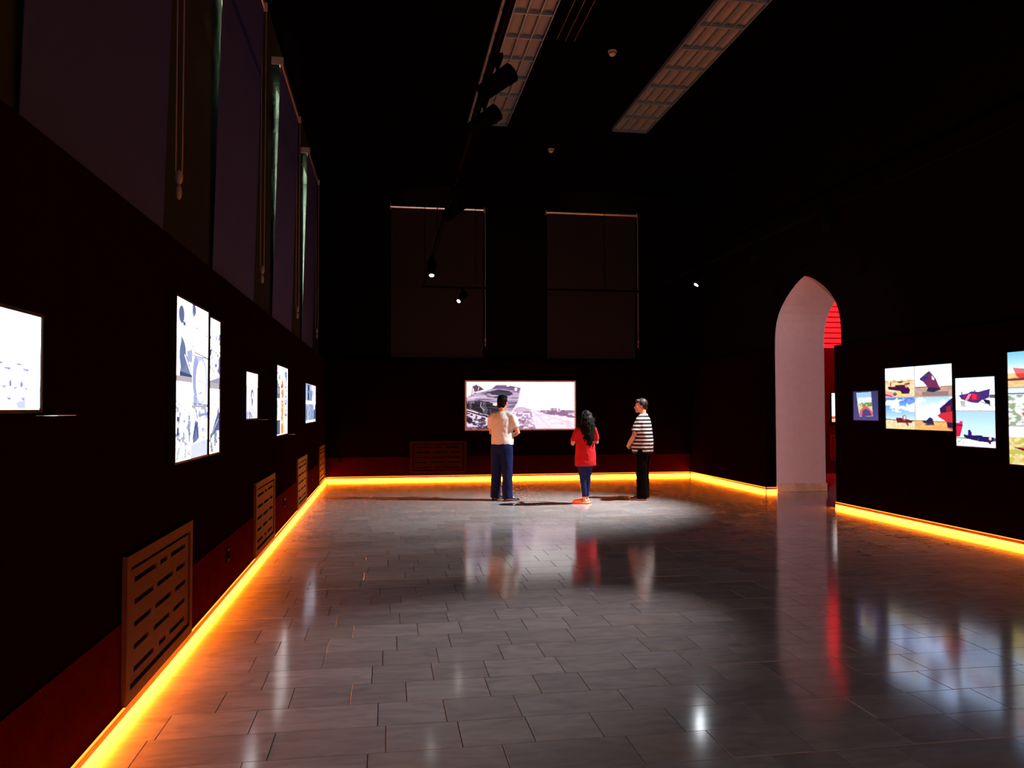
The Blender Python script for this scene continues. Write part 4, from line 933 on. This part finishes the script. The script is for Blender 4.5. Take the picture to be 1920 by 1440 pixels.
        for s in (-1, 1): ball(bm, Rh @ V((s * .070, -.006, .018)), (.016, .040, .040))
        ball(bm, Rh @ V((0, .045, .085)), (.066, .045, .034))
        h_ = link('hair', bm, g['hair'], t_); bake(h_, .006, 3, .012, .02)
    if g.get('collar'):
        bm = bmesh.new(); tube(bm, [(hc.x * .3, lean - .006, 1.452 * k), (hc.x * .4, lean - .003, 1.488 * k)], [.074 * k, .064 * k], 20, cap=False); link('collar', bm, g['collar'], t_, True)
    return t_

m_yaw = -math.radians(28)
person('man in a white t-shirt and navy trousers, seen from behind before the wide picture', (1.93, 13.30, 0), m_yaw, 1.765, dict(
    head=math.radians(-8), skin=M['skinm'], hair=M['hair'], shirt=M['tee'], trousers=M['navy'], shoes='shoe', cut='short', hem=.93, shw=.185,
    elbow={-1: (-.235, .11, 1.13), 1: (.275, .03, 1.135)}, wrist={-1: (-.06, .27, 1.10), 1: (.09, .255, 1.08)}, hdir={-1: (1, .1, .1), 1: (-1, .1, .15)}, hn={-1: (0, -1, 0), 1: (0, -1, 0)},
    foot={-1: (-.14, .05, 0), 1: (.125, -.075, 0)}, fyaw={-1: math.radians(-32), 1: math.radians(-48)},
    torso=[(.93, 0, .005, .192, .145), (1.0, 0, .01, .196, .150), (1.12, 0, .015, .188, .150), (1.27, 0, .01, .196, .140), (1.39, 0, -.005, .178, .112), (1.455, 0, -.012, .11, .085), (1.49, 0, -.008, .068, .066)],
    sleeve=.66, slw=.074, hips=(.185, .135), legw=[.108, .105, .098, .090, .086, .084, .086]))
person('young woman with long curly black hair, red top and jeans', (3.20, 12.60, 0), math.radians(14), 1.50, dict(
    head=math.radians(6), skin=M['skin'], hair=M['hair'], shirt=M['red'], trousers=M['jeans'], shoes='slipper', cut='long', hem=.62, shw=.172, lean=-.02,
    elbow={-1: (-.225, .02, .965), 1: (.225, .02, .985)}, wrist={-1: (-.11, .21, 1.06), 1: (.09, .22, 1.07)}, hdir={-1: (.5, .5, .7), 1: (-.5, .5, .7)}, hn={-1: (.6, -.6, 0), 1: (-.6, -.6, 0)},
    foot={-1: (-.035, -.02, 0), 1: (.055, .07, 0)}, fyaw={-1: math.radians(55), 1: math.radians(30)},
    torso=[(.61, 0, .0, .182, .132), (.72, 0, .0, .180, .130), (.86, 0, .0, .172, .128), (1.0, 0, .005, .162, .122), (1.12, 0, .0, .158, .110), (1.20, 0, -.01, .140, .092), (1.25, 0, -.012, .085, .066), (1.275, 0, -.01, .056, .055)],
    sleeve=.80, slw=.066, hips=(.145, .100), cuff=.11, legw=[.094, .092, .080, .066, .058, .050, .048]))
person('older man in a black and white striped shirt and black trousers, facing left', (4.29, 12.93, 0), math.radians(50), 1.70, dict(
    head=math.radians(32), skin=M['skinm'], hair=M['hairg'], shirt=M['stripe'], trousers=M['blacktr'], shoes='shoe', cut='short', hem=.80, shw=.178, sole=M['sole'], lean=.0, collar=M['navy'],
    elbow={-1: (-.245, .075, 1.07), 1: (.25, .05, 1.09)}, wrist={-1: (-.105, .235, .90), 1: (.12, .26, .95)}, hdir={-1: (1, .25, -.15), 1: (-1, .25, -.15)}, hn={-1: (0, -1, .2), 1: (0, -1, .2)},
    foot={-1: (-.07, .0, 0), 1: (.075, .03, 0)}, fyaw={-1: math.radians(8), 1: math.radians(-8)},
    torso=[(.79, 0, .01, .178, .175), (.88, 0, .012, .182, .182), (1.0, 0, .015, .184, .184), (1.14, 0, .012, .184, .165), (1.27, 0, .0, .182, .140), (1.36, 0, -.008, .160, .108), (1.415, 0, -.012, .10, .08), (1.45, 0, -.008, .066, .064)],
    sleeve=.70, slw=.072, hips=(.170, .150), cuff=.03, legw=[.104, .104, .098, .092, .092, .096, .100]))
